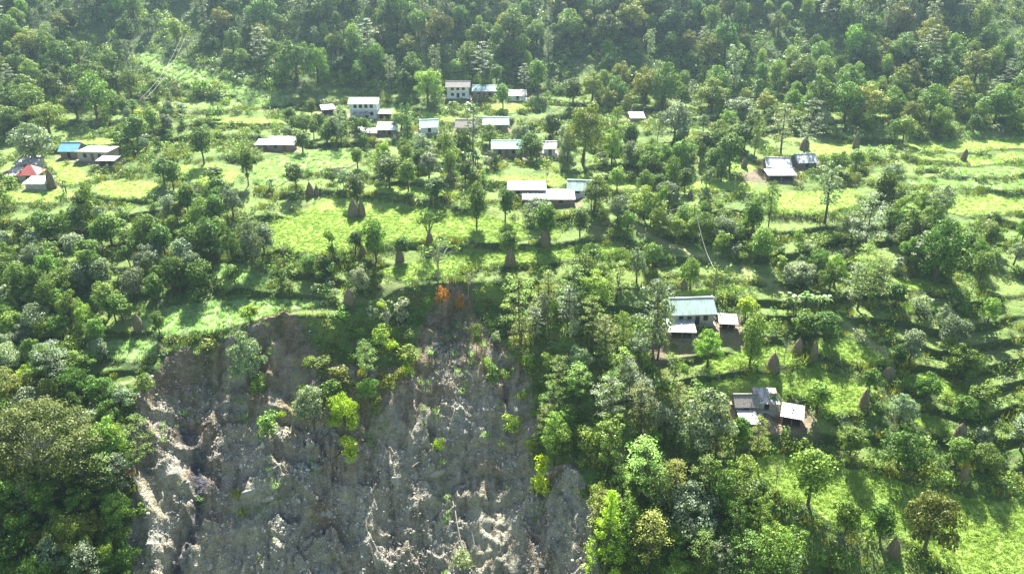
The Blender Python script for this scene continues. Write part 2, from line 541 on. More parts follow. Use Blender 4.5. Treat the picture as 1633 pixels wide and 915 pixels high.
# ------------------------------------------------------------------ ground colours (albedo only)
def lerp(a, b, t):
    return a * (1 - t[..., None]) + b * t[..., None]
C = np.zeros(X.shape + (3,))
gA, gB, gE = np.array([0.09, 0.155, 0.035]), np.array([0.20, 0.27, 0.07]), np.array([0.10, 0.085, 0.05])
t1 = np.clip(0.5 + 1.3 * fbm(X / 14, Y / 14, 4, 201), 0, 1)
C[:] = lerp(np.broadcast_to(gA, C.shape), gB, t1)
t2 = smooth(0.15, 0.5, fbm(X / 5, Y / 5, 4, 205))
C = lerp(C, gE, t2 * 0.55)
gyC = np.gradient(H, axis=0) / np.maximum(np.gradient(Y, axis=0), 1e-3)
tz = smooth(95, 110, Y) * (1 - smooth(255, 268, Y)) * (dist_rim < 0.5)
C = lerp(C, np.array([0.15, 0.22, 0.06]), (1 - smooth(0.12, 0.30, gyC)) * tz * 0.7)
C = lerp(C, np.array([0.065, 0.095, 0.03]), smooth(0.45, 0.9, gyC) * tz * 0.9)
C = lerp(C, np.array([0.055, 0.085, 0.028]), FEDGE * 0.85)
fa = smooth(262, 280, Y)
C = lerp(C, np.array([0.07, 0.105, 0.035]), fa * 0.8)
for i, (kind, poly, lab) in enumerate(FIELDS):
    m = FID == i + 1
    a = {'lime': np.array([0.275, 0.385, 0.085]), 'pale': np.array([0.27, 0.36, 0.14]), 'straw': np.array([0.30, 0.37, 0.15])}[kind]
    b2 = a * np.array([0.78, 0.86, 0.8])
    tt = np.clip(0.5 + 1.2 * fbm(X[m] / 4, Y[m] / 4, 3, 300 + i), 0, 1)
    C[m] = a[None] * (1 - tt[:, None]) + b2[None] * tt[:, None]
dirt = np.array([0.20, 0.165, 0.11])
for poly in DIRT:
    sd, w = poly_weight(poly, 1.6)
    C = lerp(C, dirt, np.where(FID == 0, w, 0))
C = lerp(C, np.array([0.29, 0.32, 0.13]), PATHW * 0.8)
# scar colours
earth, tan, slab, dark = np.array([0.31, 0.245, 0.175]), np.array([0.52, 0.44, 0.32]), np.array([0.47, 0.46, 0.37]), np.array([0.05, 0.055, 0.07])
sc_ = np.broadcast_to(earth, C.shape).copy()
sc_ = lerp(sc_, slab, smooth(-0.15, 0.3, fbm(X / 11, Y / 11, 4, 401) + (V - 690) / 260.0))
sc_ = lerp(sc_, tan, smooth(0.1, 0.45, fbm(X / 6, Y / 9, 4, 405)) * 0.7)
sc_ = lerp(sc_, np.array([0.17, 0.135, 0.105]), smooth(0.10, 0.4, fbm(X / 3, Y / 8, 5, 409)) * 0.75)
sc_ = lerp(sc_, np.array([0.58, 0.54, 0.44]), smooth(0.12, 0.4, fbm(X / 2.2, Y / 3.5, 5, 412)) * 0.6)
sc_ = lerp(sc_, np.array([0.56, 0.50, 0.40]), smooth(0.10, 0.45, fbm(X / 0.9 + 0.25 * Y, Y / 11, 4, 413)) * 0.5)
sc_ = lerp(sc_, np.array([0.36, 0.29, 0.21]), np.exp(-(px_line([(228,620),(232,700),(250,720)]) / 2.2) ** 2) * 0.8)
sc_ = lerp(sc_, np.array([0.27, 0.20, 0.14]), smooth(620, 520, V) * 0.55)
sc_ = sc_ * np.array([0.90, 0.87, 0.77])
sc_ = lerp(sc_, dark * 1.3, np.exp(-(ch / 1.9) ** 4) * np.clip(0.8 + 0.9 * fbm(X / 1.4, Y / 2.5, 4, 430), 0, 0.95))
sc_ = lerp(sc_, np.array([0.42, 0.42, 0.36]), smooth(0.3, 0.8, slabs) * 0.5)
green = smooth(0.12, 0.4, fbm(X / 5, Y / 7, 4, 415)) * smooth(700, 560, V) * 0.6
sc_ = lerp(sc_, np.array([0.07, 0.11, 0.03]), green)
sw2 = smooth(0.35, 0.65, SLW + 0.25 * fbm(X / 2, Y / 2, 3, 420))
C = lerp(C, sc_, sw2)

# ------------------------------------------------------------------ mesh helpers
def mesh_np(name, co, faces, smooth_sh=False, attrs=None, mats=(), mat_idx=None):
    """co (n,3); faces (m,k) int array or list of such arrays"""
    me = bpy.data.meshes.new(name)
    fl = faces if isinstance(faces, (list, tuple)) else [faces]
    fl = [np.asarray(f, np.int32) for f in fl if len(f)]
    nl = sum(f.size for f in fl)
    nf = sum(len(f) for f in fl)
    me.vertices.add(len(co))
    me.vertices.foreach_set('co', np.asarray(co, np.float32).ravel())
    me.loops.add(nl)
    me.polygons.add(nf)
    me.loops.foreach_set('vertex_index', np.concatenate([f.ravel() for f in fl]))
    tot = np.concatenate([np.full(len(f), f.shape[1], np.int32) for f in fl])
    me.polygons.foreach_set('loop_start', np.concatenate([[0], np.cumsum(tot)[:-1]]).astype(np.int32))
    if smooth_sh:
        me.polygons.foreach_set('use_smooth', np.ones(nf, bool))
    if mat_idx is not None:
        me.polygons.foreach_set('material_index', np.asarray(mat_idx, np.int32))
    for m in mats:
        me.materials.append(m)
    me.update(calc_edges=True)
    for nm, (typ, dom, arr) in (attrs or {}).items():
        a = me.attributes.new(nm, typ, dom)
        key = {'FLOAT': 'value', 'INT': 'value', 'FLOAT_COLOR': 'color', 'FLOAT_VECTOR': 'vector'}[typ]
        a.data.foreach_set(key, np.asarray(arr, np.int32 if typ == 'INT' else np.float32).ravel())
    return me

def link(name, me, parent=None):
    o = bpy.data.objects.new(name, me)
    COL.objects.link(o)
    if parent is not None:
        o.parent = parent
    return o

def tag(o, label=None, cat=None, group=None, kind=None):
    if label: o['label'] = label
    if cat: o['category'] = cat
    if group: o['group'] = group
    if kind: o['kind'] = kind
    return o

# ------------------------------------------------------------------ foliage materials
def foliage(name, col, tip, trans=0.22, gloss=0.25, rough=0.55, hue=0.035, ttint=(1.6, 1.5, 0.5)):
    m, n, b = new_mat(name)
    out = n.nodes['Material Output']
    at = add(n, 'ShaderNodeAttribute', attribute_name='leaf').outputs['Fac']
    oi = add(n, 'ShaderNodeObjectInfo').outputs['Random']
    c = mixc(n, at, col, tip)
    hs = add(n, 'ShaderNodeHueSaturation')
    n.links.new(c, hs.inputs['Color'])
    n.links.new(mathn(n, 'ADD', mathn(n, 'MULTIPLY', oi, hue), 0.5 - hue / 2), hs.inputs['Hue'])
    n.links.new(mathn(n, 'ADD', mathn(n, 'MULTIPLY', mathn(n, 'FRACT', mathn(n, 'MULTIPLY', oi, 7.31)), 0.55), 0.75), hs.inputs['Value'])
    n.links.new(hs.outputs[0], b.inputs['Base Color'])
    b.inputs['Roughness'].default_value = rough
    b.inputs['Specular IOR Level'].default_value = gloss
    tr = add(n, 'ShaderNodeBsdfTranslucent')
    tc = mixc(n, 1.0, hs.outputs[0], ttint, 'MULTIPLY')
    n.links.new(tc, tr.inputs['Color'])
    mx = add(n, 'ShaderNodeMixShader')
    mx.inputs[0].default_value = trans
    n.links.new(b.outputs[0], mx.inputs[1])
    n.links.new(tr.outputs[0], mx.inputs[2])
    n.links.new(mx.outputs[0], out.inputs['Surface'])
    return m

FM = {
 'dark': foliage('dark_glossy_leaves', (0.033, 0.070, 0.014), (0.165, 0.300, 0.038)),
 'mid': foliage('green_leaves', (0.054, 0.103, 0.018), (0.240, 0.390, 0.060)),
 'bright': foliage('light_green_leaves', (0.091, 0.166, 0.025), (0.360, 0.540, 0.090)),
 'grey': foliage('grey_green_leaves', (0.070, 0.108, 0.054), (0.300, 0.405, 0.210), gloss=0.5),
 'olive': foliage('olive_leaves', (0.083, 0.108, 0.018), (0.330, 0.390, 0.068)),
 'fern': foliage('fine_olive_leaves', (0.050, 0.068, 0.014), (0.150, 0.180, 0.035)),
 'lime': foliage('lime_leaves', (0.24, 0.36, 0.02), (0.42, 0.55, 0.04)),
 'orange': foliage('orange_leaves', (0.38, 0.19, 0.03), (0.50, 0.30, 0.05)),
 'pale': foliage('pale_grey_leaves', (0.20, 0.27, 0.14), (0.38, 0.44, 0.25), gloss=0.5),
 'crop': foliage('crop_leaves', (0.25, 0.365, 0.07), (0.35, 0.465, 0.095), trans=0.5, hue=0.01, gloss=0.15, ttint=(1.35, 1.4, 0.7)),
 'grass': foliage('pale_grass_blades', (0.24, 0.38, 0.13), (0.38, 0.52, 0.22), trans=0.5, hue=0.01, ttint=(1.25, 1.35, 1.0)),
 'banana': foliage('banana_leaves', (0.10, 0.18, 0.04), (0.20, 0.30, 0.08), gloss=0.6, rough=0.35),
}
M_BARK = simple('grey_brown_bark', (0.10, 0.095, 0.06), 0.9, 0.35, 2.0)
M_PALEBARK = simple('pale_grey_bark', (0.30, 0.29, 0.25), 0.85, 0.25, 1.5)
M_STRAW = simple('weathered_straw', (0.235, 0.195, 0.12), 0.95, 0.45, 4.0, bump=0.5)
M_DEADWOOD = simple('dead_wood', (0.38, 0.33, 0.27), 0.9, 0.25, 3.0)

# ------------------------------------------------------------------ leaf and limb geometry
class Veg:
    def __init__(self, seed):
        self.r = np.random.default_rng(seed)
        self.co, self.lf, self.n = [], [], 0
        self.tco, self.tf, self.tn = [], [], 0
    def leaves(self, P, N, size, asp=0.62):
        r, n = self.r, len(P)
        N = N / (np.linalg.norm(N, axis=1, keepdims=True) + 1e-9)
        a = r.normal(size=(n, 3))
        T = np.cross(N, a); T /= np.linalg.norm(T, axis=1, keepdims=True) + 1e-9
        B = np.cross(N, T)
        s = (size * r.uniform(0.6, 1.35, n))[:, None]
        q = np.stack([P - T * s * .5, P + B * s * asp * .5 + N * s * .08, P + T * s * .5, P - B * s * asp * .5 + N * s * .08], 1)
        self.co.append(q.reshape(-1, 3))
        self.lf.append(r.uniform(0, 1, n))
        self.n += n
    def clump(self, c, rad, n, size, up=0.35, shell=0.55, low=-0.55, asp=0.62, flat=0.0):
        r = self.r
        d = r.normal(size=(int(n * 1.6) + 4, 3)); d /= np.linalg.norm(d, axis=1, keepdims=True)
        d = d[(d[:, 2] > low) | (r.uniform(size=len(d)) < 0.15)][:n]
        rr = r.uniform(shell, 1.04, len(d)) ** 0.7
        wob = 1 + 0.16 * np.sin(d[:, 0] * 5 + c[0] * 3) * np.cos(d[:, 1] * 4 + c[1] * 3)
        P = np.array(c) + d * np.array(rad) * (rr * wob)[:, None]
        N = d * (1 - flat) * 0.8 + r.normal(size=d.shape) * 0.55 + np.array([0, 0, up + flat])
        self.leaves(P, N, size, asp)
    def tube(self, pts, r0, r1, k=6):
        pts = np.array(pts, float)
        m = len(pts)
        for i, p in enumerate(pts):
            d = pts[min(i + 1, m - 1)] - pts[max(i - 1, 0)]
            d /= np.linalg.norm(d) + 1e-9
            a = np.cross(d, [0.3, 0.9, 0.1]); a /= np.linalg.norm(a) + 1e-9
            b = np.cross(d, a)
            rad = r0 + (r1 - r0) * i / (m - 1)
            ang = np.arange(k) * 2 * math.pi / k
            self.tco.append(p + rad * (np.cos(ang)[:, None] * a + np.sin(ang)[:, None] * b))
            if i:
                o0, o1 = self.tn + (i - 1) * k, self.tn + i * k
                j = np.arange(k)
                self.tf.append(np.stack([o0 + j, o0 + (j + 1) % k, o1 + (j + 1) % k, o1 + j], 1))
        self.tn += m * k
    def limb(self, a, b, r0, r1, sag=0.12, n=4):
        a, b = np.array(a, float), np.array(b, float)
        L = np.linalg.norm(b - a)
        t = np.linspace(0, 1, n + 1)[:, None]
        off = self.r.normal(size=3) * L * sag * 0.5
        self.tube(a + (b - a) * t + off * np.sin(t * math.pi) + np.array([0, 0, L * sag]) * np.sin(t * math.pi), r0, r1, 5)
    def crown_mesh(self, name, mat):
        co = np.concatenate(self.co)
        lf = np.concatenate(self.lf)
        f = np.arange(len(co)).reshape(-1, 4)
        return mesh_np(name, co, f, False, {'leaf': ('FLOAT', 'FACE', lf)}, [mat])
    def trunk_mesh(self, name, mat):
        return mesh_np(name, np.concatenate(self.tco), np.concatenate(self.tf), True, None, [mat])
    def whole_mesh(self, name, mat, bark):
        co, lf = np.concatenate(self.co), np.concatenate(self.lf)
        n = len(co)
        if self.tn:
            tco, tf = np.concatenate(self.tco), np.concatenate(self.tf) + n
            return mesh_np(name, np.concatenate([co, tco]), [np.arange(n).reshape(-1, 4), tf], False,
                           {'leaf': ('FLOAT', 'FACE', np.concatenate([lf, np.zeros(len(tf))]))}, [mat, bark],
                           np.concatenate([np.zeros(len(lf)), np.ones(len(tf))]))
        return mesh_np(name, co, np.arange(n).reshape(-1, 4), False, {'leaf': ('FLOAT', 'FACE', lf)}, [mat])

def grow(kind, seed):
    """a plant of its kind: (Veg, total height, crown width)"""
    g = Veg(seed); r = g.r
    U_ = r.uniform
    if kind == 'round':          # pruned fodder tree: dense egg shaped crown on a bare trunk
        H_, W_ = 8.0, 4.8
        g.tube([(0, 0, -1.2), (0.1, 0.05, 1.2), (U_(-.25, .25), U_(-.2, .2), 3.2), (U_(-.3, .3), 0, 5.0)], 0.24, 0.10)
        nb = 15
        for i in range(nb):
            ph, z = i * 2.4 + U_(-.3, .3), 1 - 2 * (i + 0.5) / nb
            rr = math.sqrt(1 - z * z)
            ex = 1 + .35 * (seed % 3 - 1) * .6
            c = (rr * math.cos(ph) * 1.5 * U_(.6, 1.3), rr * math.sin(ph) * 1.5 * U_(.6, 1.3), 4.9 + z * 1.95 * ex + U_(-.3, .3))
            R = U_(0.6, 1.25)
            g.clump(c, (R, R, R * 0.9), 185, 0.33)
            if i % 2: g.limb((0, 0, 2.6 + U_(0, 1)), c, 0.09, 0.03)
        g.clump((0, 0, 4.8), (1.5, 1.5, 2.2), 300, 0.5, shell=0.3)
        for i in range(5):
            a = U_(0, 6.28)
            g.clump((1.3 * math.cos(a), 1.3 * math.sin(a), U_(2.2, 3.4)), (.6, .6, .5), 45, 0.38)
    elif kind == 'broad':        # wide many lobed crown
        H_, W_ = 9.5, 8.6
        g.tube([(0, 0, -1.5), (.15, .1, 1.0), (U_(-.3, .3), U_(-.3, .3), 3.0)], 0.38, 0.24)
        for i in range(26):
            ph, q = i * 2.4, math.sqrt((i + .5) / 26)
            rad = q * 3.2 * U_(.7, 1.25)
            z = 8.2 - 3.6 * q ** 2.2 + U_(-1.3, .8)
            R = U_(0.7, 1.55)
            c = (rad * math.cos(ph), rad * math.sin(ph), z - R * .5)
            g.clump(c, (R, R, R * .78), 190, 0.34)
            if i % 3 == 0: g.limb((0, 0, 2.6), c, 0.15, 0.04)
        for i in range(10):
            a = U_(0, 6.28); q = U_(.4, 1) * 3.0
            g.clump((q * math.cos(a), q * math.sin(a), U_(2.4, 4.6)), (1.1, 1.1, .9), 95, 0.36, shell=.4)
    elif kind == 'feather':      # tall tree in airy horizontal layers
        H_, W_ = 13.0, 7.0
        g.tube([(0, 0, -1.5), (.15, 0, 3), (-.1, .1, 7), (.05, 0, 12.2)], 0.26, 0.05)
        for i in range(34):
            t = (i + .5) / 34
            z = 3.6 + 9.0 * t
            ph = i * 2.4 + U_(-.4, .4)
            rad = (3.1 * (1 - t ** 2.2) ** 0.8 * (.55 + .6 * t) + .5) * U_(.35, 1.1)
            R = U_(.75, 1.4)
            c = (rad * math.cos(ph), rad * math.sin(ph), z + U_(-.4, .4))
            g.clump(c, (R, R, .30), 60, 0.34, up=0.8, shell=0.05, low=-1, flat=0.5, asp=.45)
            g.limb((0, 0, z - rad * .35), c, 0.06, 0.02, 0.05, 3)
    elif kind == 'slim':         # tall, open, leaf tufts on a visible stem
        H_, W_ = 15.0, 6.0
        top = (U_(-.4, .4), U_(-.3, .3), 14.0)
        g.tube([(0, 0, -1.5), (.2, 0, 4), (-.1, .15, 9), top], 0.28, 0.06)
        for i in range(30):
            t = (i + .5) / 30
            z = 4.6 + 9.8 * t
            ph = i * 2.4
            rad = U_(.5, 2.3) * (0.65 + .55 * math.sin(t * 2.8))
            R = U_(.55, 1.05)
            c = (rad * math.cos(ph), rad * math.sin(ph), z)
            g.clump(c, (R, R, R * .8), 62, 0.36)
            if i % 2: g.limb((0, 0, z - 1.2), c, 0.06, 0.02)
    elif kind == 'conifer':      # soft spire of drooping sprays
        H_, W_ = 14.0, 6.5
        g.tube([(0, 0, -1.5), (0, .1, 6), (0, 0, 13.6)], 0.26, 0.04)
        for i in range(48):
            t = (i + .5) / 48
            z = 1.8 + 11.6 * t
            ph = i * 2.4 + U_(-.3, .3)
            rad = (2.7 * (1 - t) ** .8 + .15) * U_(.5, 1.1)
            c = (rad * math.cos(ph), rad * math.sin(ph), z - rad * .18)
            R = U_(.6, 1.0) * (1.15 - .5 * t)
            g.clump(c, (R, R, .55), 52, 0.34, up=.3, shell=.1, low=-1, asp=.4)
            if i % 3 == 0: g.limb((0, 0, z), c, 0.04, 0.015, 0.03, 2)
    elif kind == 'bare':         # thin tree with few leaves
        H_, W_ = 7.0, 4.6
        g.tube([(0, 0, -1), (.1, 0, 1.6), (.0, .1, 3)], 0.12, 0.08)
        for i in range(11):
            ph = i * 2.4
            rad, z = U_(.7, 2.2), U_(4.0, 6.9)
            c = (rad * math.cos(ph), rad * math.sin(ph), z)
            mid = (c[0] * .45, c[1] * .45, 3 + (z - 3) * .5)
            g.limb((0, 0, 2 + U_(0, 1)), mid, 0.06, 0.04)
            g.limb(mid, c, 0.04, 0.012)
            g.limb(mid, (c[0] + U_(-.8, .8), c[1] + U_(-.8, .8), z - .4), 0.03, 0.01)
            g.clump(c, (.5, .5, .3), 16, 0.3, shell=.1)
    elif kind == 'forked':       # open tree, tufted lobes on forked limbs
        H_, W_ = 7.5, 7.0
        g.tube([(0, 0, -1), (0, 0, .8), (.05, 0, 1.8)], 0.20, 0.15)
        for i in range(9):
            ph = i * 2.4
            rad, z = U_(1.0, 2.7), U_(4.4, 6.6)
            c = (rad * math.cos(ph), rad * math.sin(ph), z)
            g.limb((0, 0, 1.7), c, 0.09, 0.03)
            g.clump(c, (1.0, 1.0, .75), 110, 0.36)
    elif kind == 'umbrella':     # great spreading crown, pale limbs below
        H_, W_ = 17.0, 22.0
        g.tube([(0, 0, -2), (.3, 0, 3), (-.2, .2, 6.5)], 0.5, 0.36)
        for i in range(64):
            ph, q = i * 2.4, math.sqrt((i + .5) / 64)
            rad = q * 9.6 * U_(.85, 1.1)
            z = 16.2 - 6.8 * q ** 2 + U_(-1.1, .5)
            R = U_(1.1, 2.0)
            c = (rad * math.cos(ph), rad * math.sin(ph), z - .4)
            g.clump(c, (R * 1.1, R * 1.1, R * .6), 300, 0.40, up=.8, shell=.1, low=-.4, asp=.5, flat=.2)
            if i % 3 == 0:
                mid = (c[0] * .5, c[1] * .5, 6 + (z - 6) * .6)
                g.limb((0, 0, 5.5), mid, 0.22, 0.10)
                g.limb(mid, c, 0.10, 0.03)
    elif kind == 'bamboo':       # clump of arching plumes
        H_, W_ = 9.0, 9.0
        for i in range(20):
            ph = i * 2.4
            q = U_(.3, 1.0)
            top = np.array([q * 3.6 * math.cos(ph), q * 3.6 * math.sin(ph), 8.4 - 4.0 * q ** 2 + U_(-.6, .6)])
            base = np.array([.5 * math.cos(ph), .5 * math.sin(ph), -.8])
            t = np.linspace(0, 1, 7)[:, None]
            pts = base + (top - base) * np.concatenate([t ** 1.7, t ** 1.7, 1 - (1 - t) ** 1.6], 1)
            g.tube(pts, 0.06, 0.02, 4)
            for p in pts[2:]:
                g.clump(p, (.85, .85, .6), 62, 0.36, up=.2, shell=.1, low=-1, asp=.33)
    elif kind == 'bush':
        H_, W_ = 2.4, 3.2
        g.tube([(0, 0, -.4), (0, 0, .5), (.05, 0, 1.2)], 0.06, 0.03, 4)
        for i in range(9):
            ph = i * 2.4
            rad, R = U_(.2, 1.1), U_(.5, .85)
            g.clump((rad * math.cos(ph), rad * math.sin(ph), U_(.5, 1.6)), (R, R, R * .8), 62, 0.30)
    elif kind == 'tall_bush':
        H_, W_ = 4.6, 3.4
        g.tube([(0, 0, -.6), (.1, 0, 1.2), (0, 0, 2.6)], 0.09, 0.04, 5)
        for i in range(14):
            ph = i * 2.4
            rad, R = U_(.2, 1.1), U_(.55, .9)
            g.clump((rad * math.cos(ph), rad * math.sin(ph), U_(.7, 3.9)), (R, R, R * .85), 68, 0.33)
    elif kind == 'banana':
        H_, W_ = 3.8, 4.6
        for s in range(3):
            bx, by = U_(-.9, .9), U_(-.7, .7)
            hh = U_(1.6, 2.4)
            g.tube([(bx, by, -.5), (bx, by, hh)], 0.14, 0.09, 6)
            for i in range(8):
                a = i * .785 + U_(-.3, .3)
                L, lift = U_(1.3, 2.0), U_(.5, 1.5)
                dirv = np.array([math.cos(a), math.sin(a)])
                side = np.array([-dirv[1], dirv[0]])
                seg = []
                for t in np.linspace(0, 1, 6):
                    w = 0.34 * math.sin(math.pi * min(.98, .12 + t * .9)) ** .7
                    c = np.array([bx, by]) + dirv * L * t
                    z = hh + lift * math.sin(t * 2.3) - .7 * t * t
                    seg.append(((c[0] - side[0] * w, c[1] - side[1] * w, z - .07), (c[0] + side[0] * w, c[1] + side[1] * w, z - .07)))
                for (a0, b0), (a1, b1) in zip(seg[:-1], seg[1:]):
                    g.co.append(np.array([a0, b0, b1, a1])); g.lf.append(np.array([U_(0, 1)]))
    return g, H_, W_

KIND_BARK = {'umbrella': M_PALEBARK, 'bare': M_PALEBARK, 'slim': M_BARK}
NVAR = {'round': 6, 'broad': 6, 'feather': 3, 'slim': 3, 'conifer': 2, 'bare': 2, 'forked': 2, 'umbrella': 1, 'bamboo': 2, 'bush': 4, 'tall_bush': 3, 'banana': 2}
TPL = {}
for kd, nv in NVAR.items():
    for s in range(nv):
        g, H_, W_ = grow(kd, 1000 + 37 * s + len(kd) * 7)
        TPL[kd, s] = (g.trunk_mesh('trunk', KIND_BARK.get(kd, M_BARK)), g.crown_mesh('crown', FM['mid']), H_, W_, g)
NAME = {'round': 'fodder_tree', 'broad': 'broadleaf_tree', 'feather': 'feathery_tree', 'slim': 'slender_tree', 'conifer': 'conical_tree',
        'bare': 'bare_tree', 'forked': 'forked_tree', 'umbrella': 'spreading_tree', 'bamboo': 'bamboo_clump', 'bush': 'bush',
        'tall_bush': 'tall_shrub', 'banana': 'banana_plant'}
LOOK = {'round': 'round crowned tree', 'broad': 'broad lobed tree', 'feather': 'airy layered tree', 'slim': 'thin tall tree',
        'conifer': 'soft conical tree', 'bare': 'nearly leafless tree', 'forked': 'open forked tree', 'umbrella': 'huge spreading tree',
        'bamboo': 'arching bamboo clump', 'bush': 'low leafy bush', 'tall_bush': 'tall leafy shrub', 'banana': 'banana plant'}
CATN = {'bush': 'bush', 'tall_bush': 'bush', 'banana': 'banana plant', 'bamboo': 'bamboo'}
CWORD = {'dark': 'dark green', 'mid': 'green', 'bright': 'light green', 'grey': 'grey green', 'olive': 'olive green', 'fern': 'dark olive', 'lime': 'yellow green',
         'orange': 'orange', 'pale': 'pale silvery', 'banana': 'glossy green'}
LABEL_QUEUE = []     # (object, look words, u, v)

def place_plant(kind, u, v, h, w, tint, pos=None, tilt=0.04):
    """one plant: Empty at its base parenting trunk and crown. u,v base pixel; h,w pixel height and width"""
    if pos is None:
        pos = ground_at(u, v)[0]
    d = pos[1] * CP - (pos[2] - CAMZ) * SP
    hm, wm = h * d / F * 1.04, w * d / F
    s = random.randrange(NVAR[kind])
    tm, cm, H_, W_, g = TPL[kind, s]
    sx = wm / W_
    szz = hm / H_
    sx = min(max(sx, szz * 0.55), szz * 1.7)
    root = bpy.data.objects.new(NAME[kind], None)
    root.empty_display_size = 0.5
    COL.objects.link(root)
    root.location = pos
    root.rotation_euler = (random.gauss(0, tilt), random.gauss(0, tilt), random.uniform(0, 6.28))
    root.scale = (sx, sx, szz)
    for nm, me in (('trunk', tm), ('crown', cm)):
        o = bpy.data.objects.new(nm if kind != 'banana' else {'trunk': 'stem', 'crown': 'leaves'}[nm], me)
        COL.objects.link(o)
        o.parent = root
        if me is cm:
            o.material_slots[0].link = 'OBJECT'
            o.material_slots[0].material = FM[tint]
    tag(root, None, CATN.get(kind, 'tree'))
    size = 'large ' if hm > 11 and kind in ('round', 'broad') else 'small ' if hm < 5.0 and kind in ('round', 'broad', 'feather') else ''
    LABEL_QUEUE.append((root, size + CWORD[tint] + ' ' + LOOK[kind], u, v - h * 0.5))
    return root

# ------------------------------------------------------------------ houses
M_STONE = simple('mud_stone_wall', (0.27, 0.22, 0.165), 0.95, 0.35, 2.5, bump=0.6)
M_CONC = simple('grey_cement_wall', (0.40, 0.38, 0.34), 0.9, 0.2, 1.5, bump=0.2)
M_WHITE = simple('whitewashed_wall', (0.74, 0.75, 0.74), 0.85, 0.10, 1.5)
M_TIN = tin('galvanised_tin_roof', (0.42, 0.46, 0.45), 0.4)
M_TINW = tin('bleached_tin_roof', (0.50, 0.53, 0.50), 0.3)
M_TEAL = tin('teal_painted_roof', (0.25, 0.42, 0.41), 0.22)
M_BLUE = simple('blue_painted_roof', (0.10, 0.32, 0.42), 0.45, 0.14, 0.7, spec=0.5)
M_RED = simple('red_painted_roof', (0.36, 0.085, 0.065), 0.5, 0.18, 0.7, spec=0.5)
M_SLATE = simple('grey_slate_roof', (0.24, 0.22, 0.19), 0.85, 0.4, 3.0, bump=0.6)
M_MINT = tin('pale_mint_tin_roof', (0.36, 0.49, 0.43), 0.15)
M_DARKWIN = simple('dark_opening', (0.03, 0.03, 0.035), 0.6, 0.2, 3.0)  # near-black colour paints in the shade of unlit openings
M_WOOD = simple('weathered_timber', (0.20, 0.14, 0.09), 0.85, 0.3, 4.0)
M_SLAB = simple('concrete_slab', (0.60, 0.58, 0.53), 0.85, 0.18, 1.0)

class MB:
    def __init__(self): self.v, self.f = [], []
    def box(self, x0, x1, y0, y1, z0, z1):
        n = len(self.v)
        self.v += [(x, y, z) for z in (z0, z1) for y in (y0, y1) for x in (x0, x1)]
        self.f += [(n, n + 2, n + 3, n + 1), (n + 4, n + 5, n + 7, n + 6), (n, n + 1, n + 5, n + 4),
                   (n + 2, n + 6, n + 7, n + 3), (n, n + 4, n + 6, n + 2), (n + 1, n + 3, n + 7, n + 5)]
    def poly(self, pts):
        n = len(self.v); self.v += pts; self.f.append(tuple(range(n, n + len(pts))))
    def prism(self, pts, dx):
        """pts in (y,z); extruded along x by (x0,x1)"""
        x0, x1 = dx; n = len(self.v); k = len(pts)
        self.v += [(x0, y, z) for y, z in pts] + [(x1, y, z) for y, z in pts]
        self.f.append(tuple(range(n, n + k))[::-1]); self.f.append(tuple(range(n + k, n + 2 * k)))
        for i in range(k):
            j = (i + 1) % k
            self.f.append((n + i, n + j, n + k + j, n + k + i))
    def sheet(self, x0, x1, ya, za, yb, zb, th=0.05, pitch=0.32, amp=0.035):
        """corrugated sheet sloping from (ya,za) to (yb,zb)"""
        k = max(2, int((x1 - x0) / pitch) * 2)
        n = len(self.v)
        for i in range(k + 1):
            x = x0 + (x1 - x0) * i / k
            dz = amp if i % 2 else -amp
            self.v += [(x, ya, za + dz), (x, yb, zb + dz), (x, ya, za + dz - th), (x, yb, zb + dz - th)]
        for i in range(k):
            a, b = n + 4 * i, n + 4 * i + 4
            self.f += [(a, b, b + 1, a + 1), (a + 2, a + 3, b + 3, b + 2), (a, a + 2, b + 2, b), (a + 1, b + 1, b + 3, a + 3)]
        e = n + 4 * k
        self.f += [(n, n + 1, n + 3, n + 2), (e, e + 2, e + 3, e + 1)]
    def build(self, name, mat, parent=None):
        me = bpy.data.meshes.new(name)
        me.from_pydata(self.v, [], self.f)
        me.materials.append(mat)
        me.update()
        return link(name, me, parent)

HOUSES = []
HFLAT = []   # (x,y,z,hw,hd,yaw) platforms
def house(name, label, u0, u1, vb, wall_px, depth, roof, rmat, wmat, wins=3, storeys=1, rise=1.3, yaw=0.0, over=0.5, lean=None, cat='house', openf=False, doorat=None, vents=False):
    HOUSES.append(dict(name=name, label=label, u0=u0, u1=u1, vb=vb, wall_px=wall_px, depth=depth, roof=roof, rmat=rmat, wmat=wmat, wins=wins,
                       storeys=storeys, rise=rise, yaw=math.radians(yaw), over=over, lean=lean, cat=cat, openf=openf, doorat=doorat, vents=vents))

house('house', 'large stone house with pale mint tin gable roof on the near slope', 1070, 1136, 519, 21, 6.0, 'gable', M_MINT, M_CONC, 4, rise=1.9, yaw=4, doorat=(1, 2), vents=True)
house('shed', 'low white tin roofed lean to in front of the mint roofed house', 1070, 1106, 540, 10, 3.6, 'shed', M_TINW, M_STONE, 0, rise=0.5, yaw=-3, cat='shed', openf=True)
house('shed', 'tiny white roofed shelter beside the mint roofed house', 1151, 1173, 527, 8, 2.6, 'shed', M_TINW, M_WOOD, 0, rise=0.4, yaw=-8, cat='shed', openf=True)
house('shed', 'half ruined slate roofed stone shed beside tilted tin sheets', 1174, 1206, 658, 11, 3.3, 'gable', M_SLATE, M_STONE, 1, rise=1.2, cat='shed')
house('shed', 'stone shed under patchy silver tin next to the slate roofed ruin', 1208, 1238, 654, 12, 3.2, 'shed', M_TIN, M_CONC, 1, rise=0.7, cat='shed', yaw=-4)
